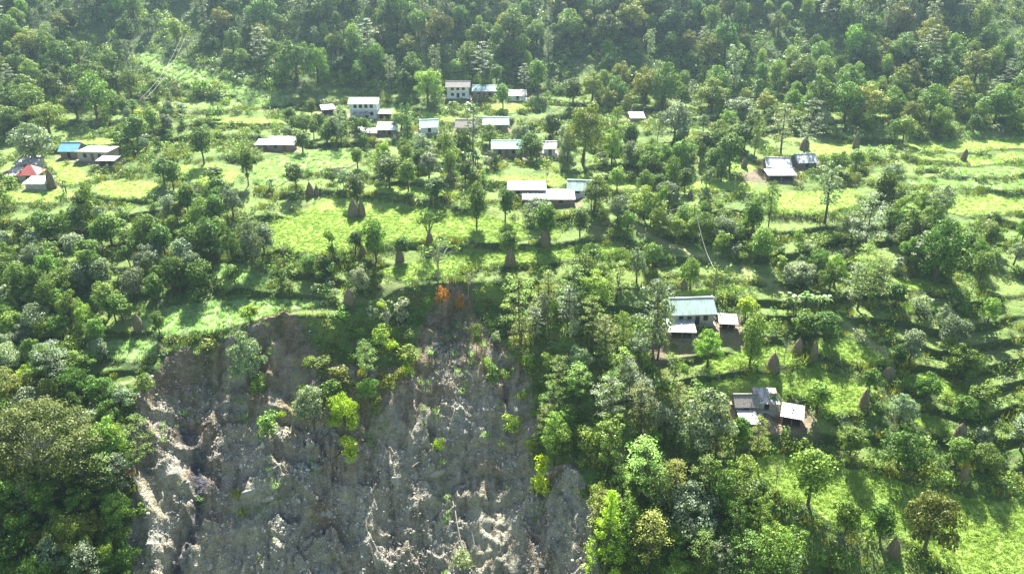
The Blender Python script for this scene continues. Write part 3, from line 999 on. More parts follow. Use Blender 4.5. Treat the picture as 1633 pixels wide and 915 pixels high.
house('shed', 'open cattle shelter under a tilted sheet of silver tin', 1250, 1281, 680, 16, 2.9, 'shed', M_TINW, M_WOOD, 0, rise=0.8, over=0.25, yaw=-20, cat='shed', openf=True)
house('shed', 'small white tin roof below the slate roofed ruin', 1184, 1206, 686, 9, 2.8, 'shed', M_TINW, M_STONE, 0, rise=0.4, cat='shed')
house('house', 'white gabled shed with pale mint tin roof beside the long pale sheds', 908, 952, 313, 10, 4.6, 'gable', M_MINT, M_WHITE, 2, rise=1.6, yaw=-6, cat='house')
house('shed', 'long low pale roofed shed standing behind its neighbour', 812, 868, 313, 8, 4.2, 'shed', M_TINW, M_STONE, 3, rise=0.6, cat='shed')
house('shed', 'long low pale roofed shed in front beside the white gabled shed', 836, 914, 328, 8, 4.6, 'shed', M_TINW, M_STONE, 3, rise=0.7, cat='shed')
house('house', 'stone house with teal tin roof and three dark doorways', 786, 830, 251, 14, 5.6, 'gable', M_TEAL, M_STONE, 3, rise=1.3, doorat=(0, 1))
house('house', 'white walled house with small grey tin roof', 868, 886, 249, 12, 4.5, 'gable', M_TIN, M_WHITE, 1, rise=1.2)
house('house', 'brown stone house with teal gable roof behind banana plants', 771, 809, 212, 13, 5.5, 'gable', M_TEAL, M_STONE, 2, rise=1.4, yaw=3)
house('house', 'old house with weathered brown slate roof', 728, 760, 212, 9, 5.2, 'gable', M_SLATE, M_STONE, 2, rise=1.5)
house('house', 'small house with mint tin gable roof among trees', 670, 696, 212, 9, 5.2, 'gable', M_TEAL, M_WHITE, 1, rise=1.5, yaw=8)
house('house', 'low house with teal lean to roof behind round trees', 602, 631, 216, 8, 4.6, 'shed', M_TEAL, M_STONE, 2, rise=1.0)
house('house', 'white two storey house with pale roof and four upper windows', 559, 602, 189, 22, 5.8, 'gable', M_TINW, M_WHITE, 4, storeys=2, rise=1.1, lean='white')
house('shed', 'low white roofed annexe beside the white two storey house', 604, 622, 190, 7, 3.6, 'shed', M_TINW, M_STONE, 0, rise=0.3, cat='shed', openf=True)
house('house', 'tall old whitewashed house with grey slate roof at the forest foot', 713, 748, 157, 17, 5.0, 'gable', M_SLATE, M_WHITE, 3, storeys=2, rise=1.3)
house('house', 'long stone house with teal roof at the forest foot', 755, 790, 158, 12, 5.5, 'gable', M_TEAL, M_STONE, 3, rise=1.2)
house('house', 'low pale roofed house beside the uppermost teal roof', 813, 838, 161, 6, 5.0, 'shed', M_TINW, M_WHITE, 1, rise=0.8)
house('shed', 'small white tin roof alone among the forest edge trees', 1007, 1026, 197, 6, 4.0, 'shed', M_TINW, M_STONE, 0, rise=0.7, cat='shed')
house('shed', 'long low house with bleached tin roof on the middle terrace', 426, 468, 241, 10, 5.0, 'shed', M_TINW, M_STONE, 2, rise=0.8, cat='house')
house('shed', 'small pale roof tucked against the long bleached roof', 410, 423, 240, 7, 3.6, 'shed', M_TINW, M_STONE, 0, rise=0.4, cat='shed')
house('house', 'stone house with bright blue roof', 98, 124, 253, 12, 5.2, 'gable', M_BLUE, M_STONE, 1, rise=1.6)
house('house', 'flat roofed cement house with three arched openings', 126, 174, 257, 13, 6.0, 'flat', M_SLAB, M_CONC, 3, rise=0.2, yaw=-4)
house('shed', 'low flat white shelter in front of the flat roofed cement house', 158, 182, 266, 6, 3.2, 'shed', M_SLAB, M_STONE, 0, rise=0.2, cat='shed', openf=True)
house('house', 'house with red hipped roof', 30, 58, 290, 12, 4.8, 'hip', M_RED, M_CONC, 1, rise=1.7, yaw=6)
house('shed', 'silver tin roofed house behind the red roof', 26, 58, 272, 10, 4.4, 'shed', M_TIN, M_CONC, 1, rise=0.8, cat='house')
house('shed', 'small white roofed shed below the red roof', 42, 74, 303, 8, 3.8, 'shed', M_TINW, M_CONC, 0, rise=0.5, cat='shed')
house('shed', 'narrow silver lean to beside the red roof', 14, 30, 290, 8, 3.4, 'shed', M_TIN, M_STONE, 0, rise=0.8, cat='shed')
house('house', 'grey tin roofed farmhouse with a row of small vents', 1225, 1260, 276, 10, 5.4, 'gable', M_TIN, M_STONE, 3, rise=1.6, yaw=-4)
house('house', 'smaller grey tin roofed house uphill of the farmhouse', 1270, 1300, 268, 9, 4.8, 'gable', M_TIN, M_STONE, 1, rise=1.5, yaw=8)
house('shed', 'long low white shed in front of the grey roofed farmhouse', 1226, 1266, 289, 6, 3.6, 'shed', M_TINW, M_STONE, 0, rise=0.4, cat='shed', openf=True)
house('shed', 'small white lean to between round trees', 565, 580, 219, 5, 3.0, 'shed', M_TINW, M_STONE, 0, rise=0.4, cat='shed')
house('shed', 'small white lean to beneath a large round tree', 582, 598, 221, 5, 3.0, 'shed', M_TINW, M_STONE, 0, rise=0.4, cat='shed')
house('shed', 'collapsing pale tin shed west of the two storey house', 513, 530, 183, 5, 3.4, 'shed', M_TINW, M_STONE, 0, rise=0.6, yaw=20, cat='shed', openf=True)

hp = ground_at([(h['u0'] + h['u1']) / 2 for h in HOUSES], [h['vb'] for h in HOUSES])
for h, p in zip(HOUSES, hp):
    d = p[1] * CP - (p[2] - CAMZ) * SP
    wm = (h['u1'] - h['u0']) * d / F
    h['wm'], h['hm'], h['p'] = wm, max(1.7, h['wall_px'] * d / F / 0.93), p

def build_house(h):
    root = bpy.data.objects.new(h['name'], None)
    COL.objects.link(root)
    p = h['p']
    w, dp, ht = h['wm'], h['depth'], h['hm']
    root.location = (p[0], p[1] + dp / 2 * math.cos(h['yaw']), p[2])
    root.rotation_euler = (0, 0, h['yaw'])
    tag(root, h['label'], h['cat'])
    hw, hd, ov, rs = w / 2, dp / 2, h['over'], h['rise']
    t = 0.3
    wl = MB()
    wl.box(-hw - .5, hw + .5, -hd - .6, hd + .5, -1.5, 0.12)          # plinth
    # front wall built round its openings
    n = h['wins']; st = h['storeys']
    ops = []
    if h['openf']:
        for sx_ in np.linspace(-hw + .1, hw - .1, 3):
            wl.box(sx_ - .08, sx_ + .08, -hd, -hd + .16, .12, ht)
    else:
        sh = ht / st
        for s in range(st):
            z0 = .12 + s * sh if s else .12
            z1 = (s + 1) * sh if s < st - 1 else ht
            xs = np.linspace(-hw, hw, n + 2)[1:-1] if n else []
            prev = -hw
            doors = h['doorat'] if h['doorat'] is not None else (n // 2,)
            for i, xc in enumerate(xs):
                door = (i in doors) and s == 0
                ow = 0.5 if not door else 0.48
                ow = min(ow, w / (n + 1) * .38)
                a, b = xc - ow, xc + ow
                oz0 = z0 + (0.02 if door else (z1 - z0) * .34)
                oz1 = min(z1 - .18, z0 + (2.0 if door else (z1 - z0) * .34 + 1.15))
                oz1 = max(oz1, oz0 + .5)
                wl.box(prev, a, -hd, -hd + t, z0, z1)
                if oz0 > z0 + .05: wl.box(a, b, -hd, -hd + t, z0, oz0)
                if oz1 < z1 - .01: wl.box(a, b, -hd, -hd + t, oz1, z1)
                ops.append((door, a, b, oz0, oz1))
                prev = b
            wl.box(prev, hw, -hd, -hd + t, z0, z1)
    wl.box(-hw, hw, hd - t, hd, .12, ht)
    for sgn in (-1, 1):
        x0, x1 = sorted((sgn * hw, sgn * (hw - t)))
        if h['roof'] == 'gable':
            wl.prism([(-hd + t, .12), (hd - t, .12), (hd - t, ht + rs * t / hd), (0, ht + rs - .05), (-hd + t, ht + rs * t / hd)], (x0, x1))
        elif h['roof'] == 'shed':
            wl.prism([(-hd + t, .12), (hd - t, .12), (hd - t, ht + rs - .06), (-hd + t, ht)], (x0, x1))
        else:
            wl.box(x0, x1, -hd + t, hd - t, .12, ht)
    if h['roof'] == 'shed':
        wl.box(-hw, hw, hd - t + .01, hd - .01, ht, ht + rs - .1)
    if h['roof'] == 'flat':
        wl.box(-hw + .02, hw - .02, -hd + .02, hd - .02, ht - .1, ht - .01)
    walls = wl.build('wall', h['wmat'], root)
    rf = MB()
    if h['roof'] == 'gable':
        k = rs / hd
        rf.sheet(-hw - ov, hw + ov, -hd - ov, ht - k * ov + .1, 0, ht + rs + .1)
        rf.sheet(-hw - ov, hw + ov, 0, ht + rs + .09, hd + ov, ht - k * ov + .09)
        roof = rf.build('roof', h['rmat'], root)
        rc = MB(); rc.box(-hw - ov, hw + ov, -.16, .16, ht + rs + .10, ht + rs + .17); rc.build('ridge_cap', h['rmat'], roof)
    elif h['roof'] == 'shed':
        k = rs / (2 * hd)
        rf.sheet(-hw - ov, hw + ov, -hd - ov, ht - k * ov + .08, hd + ov, ht + rs + k * ov + .08)
        roof = rf.build('roof', h['rmat'], root)
        for q in range(4):
            rc = MB(); sx_ = random.uniform(-hw, hw); sy_ = random.uniform(-hd * .7, hd * .7)
            zz_ = ht + k * (sy_ + hd) + .13
            rc.box(sx_ - .12, sx_ + .14, sy_ - .1, sy_ + .12, zz_, zz_ + .14); tag(rc.build('weight_stone', M_CONC, roof))
    elif h['roof'] == 'hip':
        a, b, e = hw + ov, hd + ov, ht - .3
        rx_ = max(.4, hw - hd)
        n0 = [(-a, -b, e), (a, -b, e), (a, b, e), (-a, b, e), (-rx_, 0, ht + rs), (rx_, 0, ht + rs)]
        rf.v = n0 + [(x, y, z - .1) for x, y, z in n0[:4]]
        rf.f = [(0, 1, 5, 4), (1, 2, 5), (2, 3, 4, 5), (3, 0, 4), (6, 9, 8, 7), (0, 6, 7, 1), (1, 7, 8, 2), (2, 8, 9, 3), (3, 9, 6, 0)]
        rf.build('roof', h['rmat'], root)
    else:
        rf.box(-hw - .35, hw + .35, -hd - .35, hd + .35, ht, ht + .18)
        rf.box(-hw - .35, hw + .35, -hd - .35, -hd - .2, ht + .182, ht + .36)
        rf.build('roof', h['rmat'], root)
    for door, a, b, z0, z1 in ops:
        fr = MB()
        y = -hd + .06
        for q in ((a, a + .07, z0, z1), (b - .07, b, z0, z1), (a + .07, b - .07, z1 - .07, z1)):
            fr.box(q[0], q[1], y, y + .1, q[2], q[3])
        if door:
            dl = MB(); dl.box(a + .07, b - .07, y + .03, y + .08, z0, z1 - .07)
            o = dl.build('door', M_WOOD if random.random() < .4 else M_DARKWIN, root)  # leaves in the near-black colour paint an unlit doorway
            fr.build('frame', M_WOOD, o)
        else:
            fr.box(a + .07, b - .07, y, y + .1, z0, z0 + .07)
            fr.box((a + b) / 2 - .025, (a + b) / 2 + .025, y, y + .1, z0 + .07, z1 - .07)
            o = fr.build('window', M_WOOD, root)
            pn = MB(); pn.box(a + .07, b - .07, y + .12, y + .15, z0 + .07, z1 - .07)
            pn.build('dark_opening_pane', M_DARKWIN, o)  # near-black sheet stands in for the unlit room behind the frame
    if h['vents']:
        for q in range(7):
            xc = -hw + (q + .5) * w / 7
            v_ = MB(); v_.box(xc - .3, xc + .3, -hd - .02, -hd + .05, ht - .32, ht - .12); v_.build('vent', M_DARKWIN, root)
    if h['lean']:
        ln = MB()
        z = ht * .42
        ln.sheet(-hw * .85, hw * .5, -hd - 2.2, z - .5, -hd - .02, z)
        ln.build('porch_roof', M_TINW, root)
        pass
        for xx in (-hw * .8, -hw * .2, hw * .45):
            ps = MB(); ps.box(xx - .06, xx + .06, -hd - 2.1, -hd - 1.98, -.6, z - .52); ps.build('porch_post', M_WOOD, root)
    return root

# level the ground under each building before anything is planted
for h in HOUSES:
    p = h['p']
    cxh, cyh = p[0], p[1] + h['depth'] / 2
    dx, dy = np.abs(X - cxh) - h['wm'] / 2 - 0.6, np.abs(Y - cyh) - h['depth'] / 2 - 0.8
    dist = np.maximum(dx, dy)
    w = 1 - smooth(0.0, 2.2, dist)
    H[:] = H * (1 - w) + p[2] * w
    wd_ = (1 - smooth(0.3, 2.6, dist)) * 0.75
    C[:] = lerp(C, dirt, np.where(FID == 0, wd_, 0))

# split the terrain sheet: hillside, scar, path, one object per field
lab = np.where(FID > 0, FID, 0)
lab = np.where((sw2 > 0.5) & (FID == 0), 1000, lab)
lab = np.where((PATHW > 0.5) & (lab == 0), 2000, lab)
fl_ = lab[:-1, :-1]
idx = np.arange(NX * NY).reshape(NY, NX)
quads = np.stack([idx[:-1, :-1], idx[:-1, 1:], idx[1:, 1:], idx[1:, :-1]], -1).reshape(-1, 4)
flab = fl_.ravel()
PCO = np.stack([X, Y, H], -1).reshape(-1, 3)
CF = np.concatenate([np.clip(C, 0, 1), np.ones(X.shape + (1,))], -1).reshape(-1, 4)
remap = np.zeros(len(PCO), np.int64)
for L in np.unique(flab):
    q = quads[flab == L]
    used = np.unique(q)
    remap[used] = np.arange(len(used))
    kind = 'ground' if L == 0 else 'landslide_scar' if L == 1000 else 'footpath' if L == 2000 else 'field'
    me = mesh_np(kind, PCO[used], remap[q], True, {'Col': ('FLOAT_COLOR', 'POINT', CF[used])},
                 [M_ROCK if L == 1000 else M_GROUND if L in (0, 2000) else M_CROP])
    o = link(kind, me)
    tag(o, kind='structure')
    if L == 0: tag(o, 'green terraced hillside of grass and low weeds', 'hillside')
    elif L == 1000: tag(o, 'bare grey brown scar of broken shale where the bank slid away', 'landslide')
    elif L == 2000: tag(o, 'pale trodden grass footpath over the hillside', 'footpath')
    else: tag(o, FIELDS[L - 1][2], 'field')


for h in HOUSES:
    build_house(h)

# ------------------------------------------------------------------ straw stacks
def make_stack_mesh(seed, slim):
    r = np.random.default_rng(seed)
    k, m = 28, 15
    co, f = [], []
    for i in range(m):
        t = i / (m - 1)
        rad = (1.0 * (1 - t) ** 0.62 * (0.80 + 0.5 * t) if not slim else 0.78 * (1 - t ** 2.6) * (0.86 + .22 * math.sin(t * 2.6)))
        rad = max(rad, 0.05)
        for j in range(k):
            a = j * 2 * math.pi / k
            rr = rad * (1 + 0.10 * math.sin(a * 7 + seed) * (1 - t) + 0.09 * r.normal())
            co.append((rr * math.cos(a) + .10 * t * math.sin(seed), rr * math.sin(a), -0.3 + t * 4.3 + .06 * r.normal()))
    for i in range(m - 1):
        for j in range(k):
            f.append((i * k + j, i * k + (j + 1) % k, (i + 1) * k + (j + 1) % k, (i + 1) * k + j))
    # loose straws hanging at the surface
    n = len(co)
    g = Veg(seed)
    for q in range(800):
        t = r.uniform(0, .96); a = r.uniform(0, 6.28)
        rad = (1.0 * (1 - t) ** 0.62 * (0.80 + 0.5 * t) if not slim else 0.78 * (1 - t ** 2.6) * (0.86 + .22 * math.sin(t * 2.6))) * 1.03
        p = np.array([rad * math.cos(a) + .10 * t * math.sin(seed), rad * math.sin(a), -0.3 + t * 4.3])
        L = r.uniform(.25, .8)
        d = np.array([math.cos(a) * r.uniform(.15, .5), math.sin(a) * r.uniform(.15, .5), -1.0]) * L
        s = np.array([-math.sin(a), math.cos(a), 0]) * .035
        co += [tuple(p - s), tuple(p + s), tuple(p + d + s * .3), tuple(p + d - s * .3)]
        f.append((n, n + 1, n + 2, n + 3)); n += 4
    me = mesh_np('straw', np.array(co), np.array(f), False, None, [M_STRAW])
    g2 = Veg(seed + 1)
    g2.tube([(0, 0, -.8), (.10 * math.sin(seed), 0, 4.75)], .07, .05, 6)
    return me, g2.trunk_mesh('pole', M_WOOD)
STK = [make_stack_mesh(5 + 3 * i, i % 2) for i in range(4)]

STACKS = [ # u, v base, height px, width px, slim, label
 (83,300,30,15,0,'tall straw stack just below the houses with the red roof'),
 (221,524,27,12,1,'slim straw stack at the corner of the shadow striped terrace'),
 (148,540,24,12,0,'straw stack leaning among trees near the small pale terrace'),
 (557,482,26,14,1,'rough straw stack in the dark bank below the largest field'),
 (564,345,30,14,1,'taller of the twin straw stacks in the largest lime field'),
 (577,344,26,13,0,'shorter of the twin straw stacks in the largest lime field'),
 (495,309,20,9,1,'slim straw stack above the largest field, taller of a close pair'),
 (505,310,14,8,0,'small straw stack above the largest field, shorter of a close pair'),
 (685,388,20,13,0,'squat straw stack at the foot of the forked field tree'),
 (579,410,20,13,0,'shaded straw stack below the dark trees of the largest field'),
 (638,414,16,14,0,'straw stack half hidden in the hedge under the largest field'),
 (870,388,26,14,1,'thick straw stack wound round the trunk of a round field tree'),
 (814,420,24,14,1,'straw stack under a round tree above the curved lime field'),
 (1075,308,26,13,1,'straw stack under a round tree in the village plots'),
 (1198,384,26,9,1,'thin straw stack between dark trees beyond the footpath'),
 (1090,458,15,9,1,'small straw stack in shade above the thin green terrace'),
 (1232,587,27,20,0,'broad lone straw stack on the lime bean field'),
 (1272,560,24,13,1,'straw stack under the pair of round trees, behind its partner'),
 (1297,570,30,13,0,'straw stack in front of its partner under the pair of round trees'),
 (1376,650,36,15,0,'tall tapering straw stack crowned by a round tree'),
 (1417,600,18,17,0,'dark straw stack in shade beside the grassy footpath'),
 (1192,754,44,15,1,'tallest straw stack, bulging, at the corner of the lowest field'),
 (1530,700,30,20,0,'straw stack beside the small lime plot near dark trees'),
 (1534,768,30,16,0,'straw stack in the shade above the lowest lime field'),
 (1424,880,28,20,0,'straw stack between bushes in the lowest lime field'),
 (1364,238,28,11,0,'lone tall straw stack at the foot of the forest'),
 (982,281,15,6,1,'tiny straw stack above the white gabled shed'),
 (1536,255,18,10,0,'straw stack on the curved terrace strips'),
 (1100,316,14,7,1,'small slim straw stack below the village plots'),
 (717,292,20,9,1,'slim straw stack near the tall leafy column tree'),
 (1186,268,18,8,1,'dark straw stack near the grey tin farmhouse'),
 (1282,238,20,12,1,'straw stack wound on the trunk of the layered tree pair'),
]
sp = ground_at([s[0] for s in STACKS], [s[1] for s in STACKS])
for (u, v, hpx, wpx, slim, label), p in zip(STACKS, sp):
    d = p[1] * CP - (p[2] - CAMZ) * SP
    hm, wm = hpx * d / F * 1.06, wpx * d / F
    me, pole = STK[random.choice([1, 3]) if slim else random.choice([0, 2])]
    root = bpy.data.objects.new('straw_stack', None)
    COL.objects.link(root)
    root.location = p
    wsc = wm / (1.4 if slim else 1.8)
    root.scale = (wsc, wsc, hm / 4.2)
    root.rotation_euler = (random.uniform(-.04, .04), random.uniform(-.06, .06), random.uniform(0, 6.28))
    tag(root, label, 'straw stack', 'straw stacks on the terraces')
    for nm, m_ in (('straw', me), ('pole', pole)):
        link(nm, m_, root)

# ------------------------------------------------------------------ plants placed one by one
PL = """
broad 57 262 66 74 grey
broad 82 218 58 60 bright
broad 123 190 48 36 grey
broad 20 215 50 50 dark
round 222 234 54 40 dark
round 325 262 62 38 dark
round 262 294 46 36 dark
round 277 304 50 30 dark
round 342 296 34 34 mid
round 396 296 64 26 dark
bush 346 148 24 34 bright
bush 320 150 26 32 mid
bush 342 190 22 36 mid
broad 508 132 62 40 bright
round 448 142 40 36 mid
broad 600 128 60 32 mid
broad 684 168 62 52 bright
broad 640 210 36 42 dark
round 538 226 42 30 dark
broad 576 226 44 42 dark
round 483 244 36 30 dark
round 521 234 32 24 mid
round 473 304 46 36 dark
round 571 268 34 24 mid
round 621 300 54 46 dark
round 651 304 52 34 mid
broad 667 250 38 36 mid
round 802 172 36 26 mid
slim 717 288 92 26 dark
broad 738 254 50 40 dark
broad 930 262 104 70 olive
broad 1074 226 62 60 grey
round 913 166 40 32 dark
broad 833 238 44 38 grey
round 880 228 50 36 dark
broad 905 262 52 36 grey
broad 976 264 62 36 bright
round 1003 250 54 30 dark
broad 1134 180 56 62 bright
round 1015 274 42 32 mid
round 1122 250 42 32 dark
round 1162 276 68 46 dark
round 1187 240 44 36 dark
round 1134 280 42 32 dark
round 1150 290 40 24 mid
round 1092 260 40 34 mid
broad 1055 268 44 40 mid
round 1072 310 60 26 dark
bare 872 290 28 28 lime
broad 1180 200 48 58 grey
feather 1245 246 80 56 olive
feather 1281 250 90 44 grey
round 1438 230 48 30 bright
broad 1494 216 52 40 bright
round 1460 122 54 42 dark
broad 1310 210 40 26 pale
broad 1330 278 40 42 bright
broad 1420 302 48 42 grey
round 1365 272 36 30 bright
round 80 390 60 44 dark
tall_bush 150 360 72 26 mid
round 181 396 62 48 dark
round 238 404 66 42 dark
round 266 414 62 36 dark
round 302 350 60 34 dark
round 350 324 44 36 dark
round 304 420 68 38 dark
round 338 414 66 40 dark
broad 372 420 60 40 dark
broad 405 422 76 42 grey
broad 146 446 54 58 mid
round 35 486 68 42 dark
round 66 486 64 32 dark
round 84 506 66 36 mid
broad 115 520 64 48 mid
round 197 514 50 40 dark
broad 142 530 54 40 bright
broad 218 480 64 46 grey
round 322 476 70 44 dark
round 278 470 62 32 dark
broad 242 446 44 30 olive
round 255 532 38 26 dark
round 400 516 34 34 lime
round 376 454 36 30 mid
broad 164 456 48 40 mid
round 250 482 48 34 mid
round 18 300 22 24 bright
broad 8 330 30 26 mid
broad 45 560 50 50 grey
broad 75 590 48 54 grey
broad 20 600 60 54 pale
round 25 540 44 40 bright
broad 70 548 50 46 mid
broad 130 598 46 60 mid
broad 20 430 50 40 mid
round 570 322 44 34 dark
round 697 322 42 38 dark
round 760 362 70 36 dark
round 806 352 54 28 dark
forked 684 388 58 52 dark
round 600 420 72 40 dark
round 567 404 40 28 dark
tall_bush 532 414 52 24 dark
bare 453 414 34 26 olive
bare 698 446 72 64 mid
round 495 442 38 32 mid
round 518 442 40 28 dark
broad 578 468 50 40 pale
round 640 412 38 28 dark
round 870 384 62 46 dark
round 925 376 44 30 dark
round 813 412 48 34 dark
broad 858 348 38 48 grey
tall_bush 1050 356 64 30 mid
broad 985 356 52 38 grey
broad 1000 372 40 30 mid
round 1197 382 70 38 dark
slim 1225 362 76 24 dark
tall_bush 1122 336 74 24 grey
slim 1040 592 160 66 grey
feather 830 552 120 64 bright
broad 955 470 52 50 bright
feather 905 526 78 46 grey
broad 942 440 56 52 mid
broad 985 446 60 42 mid
broad 1015 450 60 40 grey
round 1040 432 52 34 mid
broad 1100 460 52 40 mid
round 1188 510 42 32 lime
slim 1315 356 96 50 grey
feather 1375 408 104 58 grey
round 1405 352 86 40 dark
feather 1367 494 92 58 bright
broad 1498 344 52 48 grey
broad 1490 450 108 90 dark
broad 1450 410 82 62 dark
broad 1275 462 52 58 grey
broad 1320 470 60 46 mid
round 1428 490 44 34 dark
broad 1500 526 46 34 pale
banana 1262 498 36 40 banana
banana 1282 496 36 40 banana
banana 1304 498 34 38 banana
banana 740 268 30 30 banana
banana 762 266 28 28 banana
banana 752 258 24 26 banana
banana 724 176 16 20 banana
banana 750 178 16 22 banana
banana 434 300 18 20 banana
banana 108 308 22 22 banana
round 1195 582 84 44 mid
bare 1250 576 50 30 mid
round 1280 540 50 42 dark
round 1315 544 54 40 dark
round 1303 656 56 44 mid
round 1385 628 48 30 dark
broad 1434 674 56 50 grey
broad 1474 640 54 48 dark
round 1432 590 44 28 dark
round 1355 730 58 40 mid
broad 1432 744 70 74 dark
round 1530 680 58 38 dark
broad 1515 556 66 50 grey
feather 1206 736 86 40 olive
round 1172 724 74 34 dark
round 1522 744 52 42 mid
round 1288 806 108 66 mid
bare 1237 780 62 30 dark
round 1345 862 78 44 dark
round 1403 866 78 46 dark
broad 1472 880 126 94 fern
broad 1120 728 128 104 grey
broad 1127 584 66 50 bright
feather 888 646 86 42 mid
feather 970 688 96 62 pale
feather 1020 796 112 88 bright
broad 893 726 68 52 mid
conifer 962 925 172 86 lime
broad 1100 860 104 112 grey
tall_bush 862 792 74 38 lime
broad 1160 884 66 60 mid
umbrella 78 790 168 196 fern
broad 182 745 96 70 bright
feather 196 800 90 60 grey
bamboo 115 905 104 90 mid
bamboo 178 930 84 64 bright
bamboo 40 880 80 74 mid
broad 175 690 60 50 mid
bamboo 70 960 90 80 mid
broad 397 612 100 62 grey
tall_bush 412 630 44 34 mid
tall_bush 517 600 34 34 olive
tall_bush 545 626 50 46 olive
broad 556 700 92 60 lime
tall_bush 560 734 46 38 lime
broad 500 676 74 60 grey
tall_bush 478 668 40 36 pale
tall_bush 528 646 52 44 mid
broad 590 640 48 40 mid
tall_bush 600 662 36 24 olive
bush 484 622 12 16 lime
bush 577 602 22 18 olive
bush 622 622 34 40 olive
bush 650 604 30 24 lime
bush 700 716 24 22 lime
tall_bush 760 560 50 24 mid
bush 738 908 42 40 pale
tall_bush 428 694 44 44 mid
bush 448 664 14 16 lime
bush 378 798 26 18 olive
bush 388 826 22 16 olive
tall_bush 608 560 46 36 bright
tall_bush 640 512 40 34 pale
bare 620 540 66 34 pale
bush 705 482 32 28 orange
tall_bush 735 496 32 20 orange
bare 746 474 46 34 olive
bush 208 762 18 22 orange
tall_bush 1115 640 40 40 mid
broad 925 600 60 44 grey
feather 1000 640 80 50 grey
tall_bush 905 690 50 36 mid
tall_bush 940 730 56 44 bright
broad 1060 700 74 60 grey
feather 1050 820 90 70 mid
broad 1010 870 80 60 mid
broad 1230 650 30 28 grey
"""
for ln in PL.strip().splitlines():
    kd, u, v, h, w, tint = ln.split()
    place_plant(kd, float(u), float(v), float(h), float(w), tint)
HERO = [(float(a.split()[1]), float(a.split()[2])) for a in PL.strip().splitlines()]

# ------------------------------------------------------------------ plants filled in between by habitat
ZONE = {  # polygon px : (share of area weight, kinds, tints, height px range scale)
 'belt_left': ([(0,400),(60,330),(240,335),(420,340),(430,405),(340,412),(330,470),(220,490),(170,540),(160,600),(0,610)], 72),
 'below_left': ([(-30,620),(210,625),(205,700),(205,960),(-30,960)], 80),
 'right_belt': ([(1180,350),(1240,352),(1370,350),(1440,320),(1560,350),(1700,340),(1700,450),(1530,460),(1400,500),(1330,500),(1200,435),(1100,400)], 62),
 'right_slope': ([(860,470),(1000,480),(1060,540),(1115,640),(1170,740),(1290,820),(1400,860),(1440,960),(950,960),(950,760),(880,740),(850,660),(850,600),(800,545),(820,480)], 115),
 'village_low': ([(450,270),(560,275),(760,270),(790,310),(560,300),(430,330),(400,310)], 18),
 'village': ([(480,180),(560,200),(620,215),(860,240),(880,275),(700,285),(480,250)], 30),
 'mid': ([(860,200),(1190,200),(1220,250),(1060,345),(1000,340),(960,270),(870,240)], 40),
 'right_low': ([(1420,500),(1560,500),(1700,480),(1700,760),(1540,760),(1440,650),(1400,560)], 16),
 'rim_bank': ([(440,440),(600,445),(700,450),(850,440),(980,440),(1000,480),(850,470),(600,470),(450,480)], 22),
 'upper_left': ([(230,150),(480,165),(470,240),(180,240),(190,180)], 42),
 'mid2': ([(940,330),(1180,330),(1190,400),(1100,400),(980,360)], 20),
 'scar_top': ([(480,520),(700,460),(850,480),(860,640),(850,760),(790,620),(700,560),(600,640),(490,600)], 58),
 'scar_edge_l': ([(196,610),(236,606),(228,700),(222,960),(196,960)], 22),
 'scar_edge_r': ([(838,600),(880,600),(960,760),(975,960),(938,960),(930,770),(850,740)], 26),
 'bottom_right': ([(1130,760),(1290,810),(1420,870),(1500,960),(1150,960)], 9),
}
def field_px(u, v, pos):
    r, c = index_of(pos[0], pos[1])
    r, c = int(round(float(r))), int(round(float(c)))
    r = min(max(r, 0), NY - 1); c = min(max(c, 0), NX - 1)
    return FID[r, c], PATHW[r, c], sw2[r, c]
HB = [(h['p'][0], h['p'][1] + h['depth'] / 2, h['wm'] / 2 + 1.6, h['depth'] / 2 + 1.6, h['p'][1]) for h in HOUSES]
def blocked(x, y, near_house=True):
    for hx, hy, a, b, yf in HB:
        if abs(x - hx) < a and -b - (5.5 if near_house else 0) < y - hy < b:
            return True
    return False
FPOLY = [np.array(f[1]) for f in FIELDS]
def hides(u, v, h, w):
    for tt in (0.35, 0.7, 0.95):
        vv_ = v - h * tt
        for hh in HOUSES:
            if hh['u0'] - w * .45 < u < hh['u1'] + w * .45 and hh['vb'] - hh['wall_px'] * 2.1 < vv_ < hh['vb'] + 1: return random.random() < .75
        for P_ in FPOLY:
            if P_[:, 0].min() < u < P_[:, 0].max() and P_[:, 1].min() < vv_ < P_[:, 1].max() and inside(np.array([u]), np.array([vv_]), [tuple(q) for q in P_])[0]:
                if tt > .5 or random.random() < .6: return True
    return False
counts = {}
LOCS = []
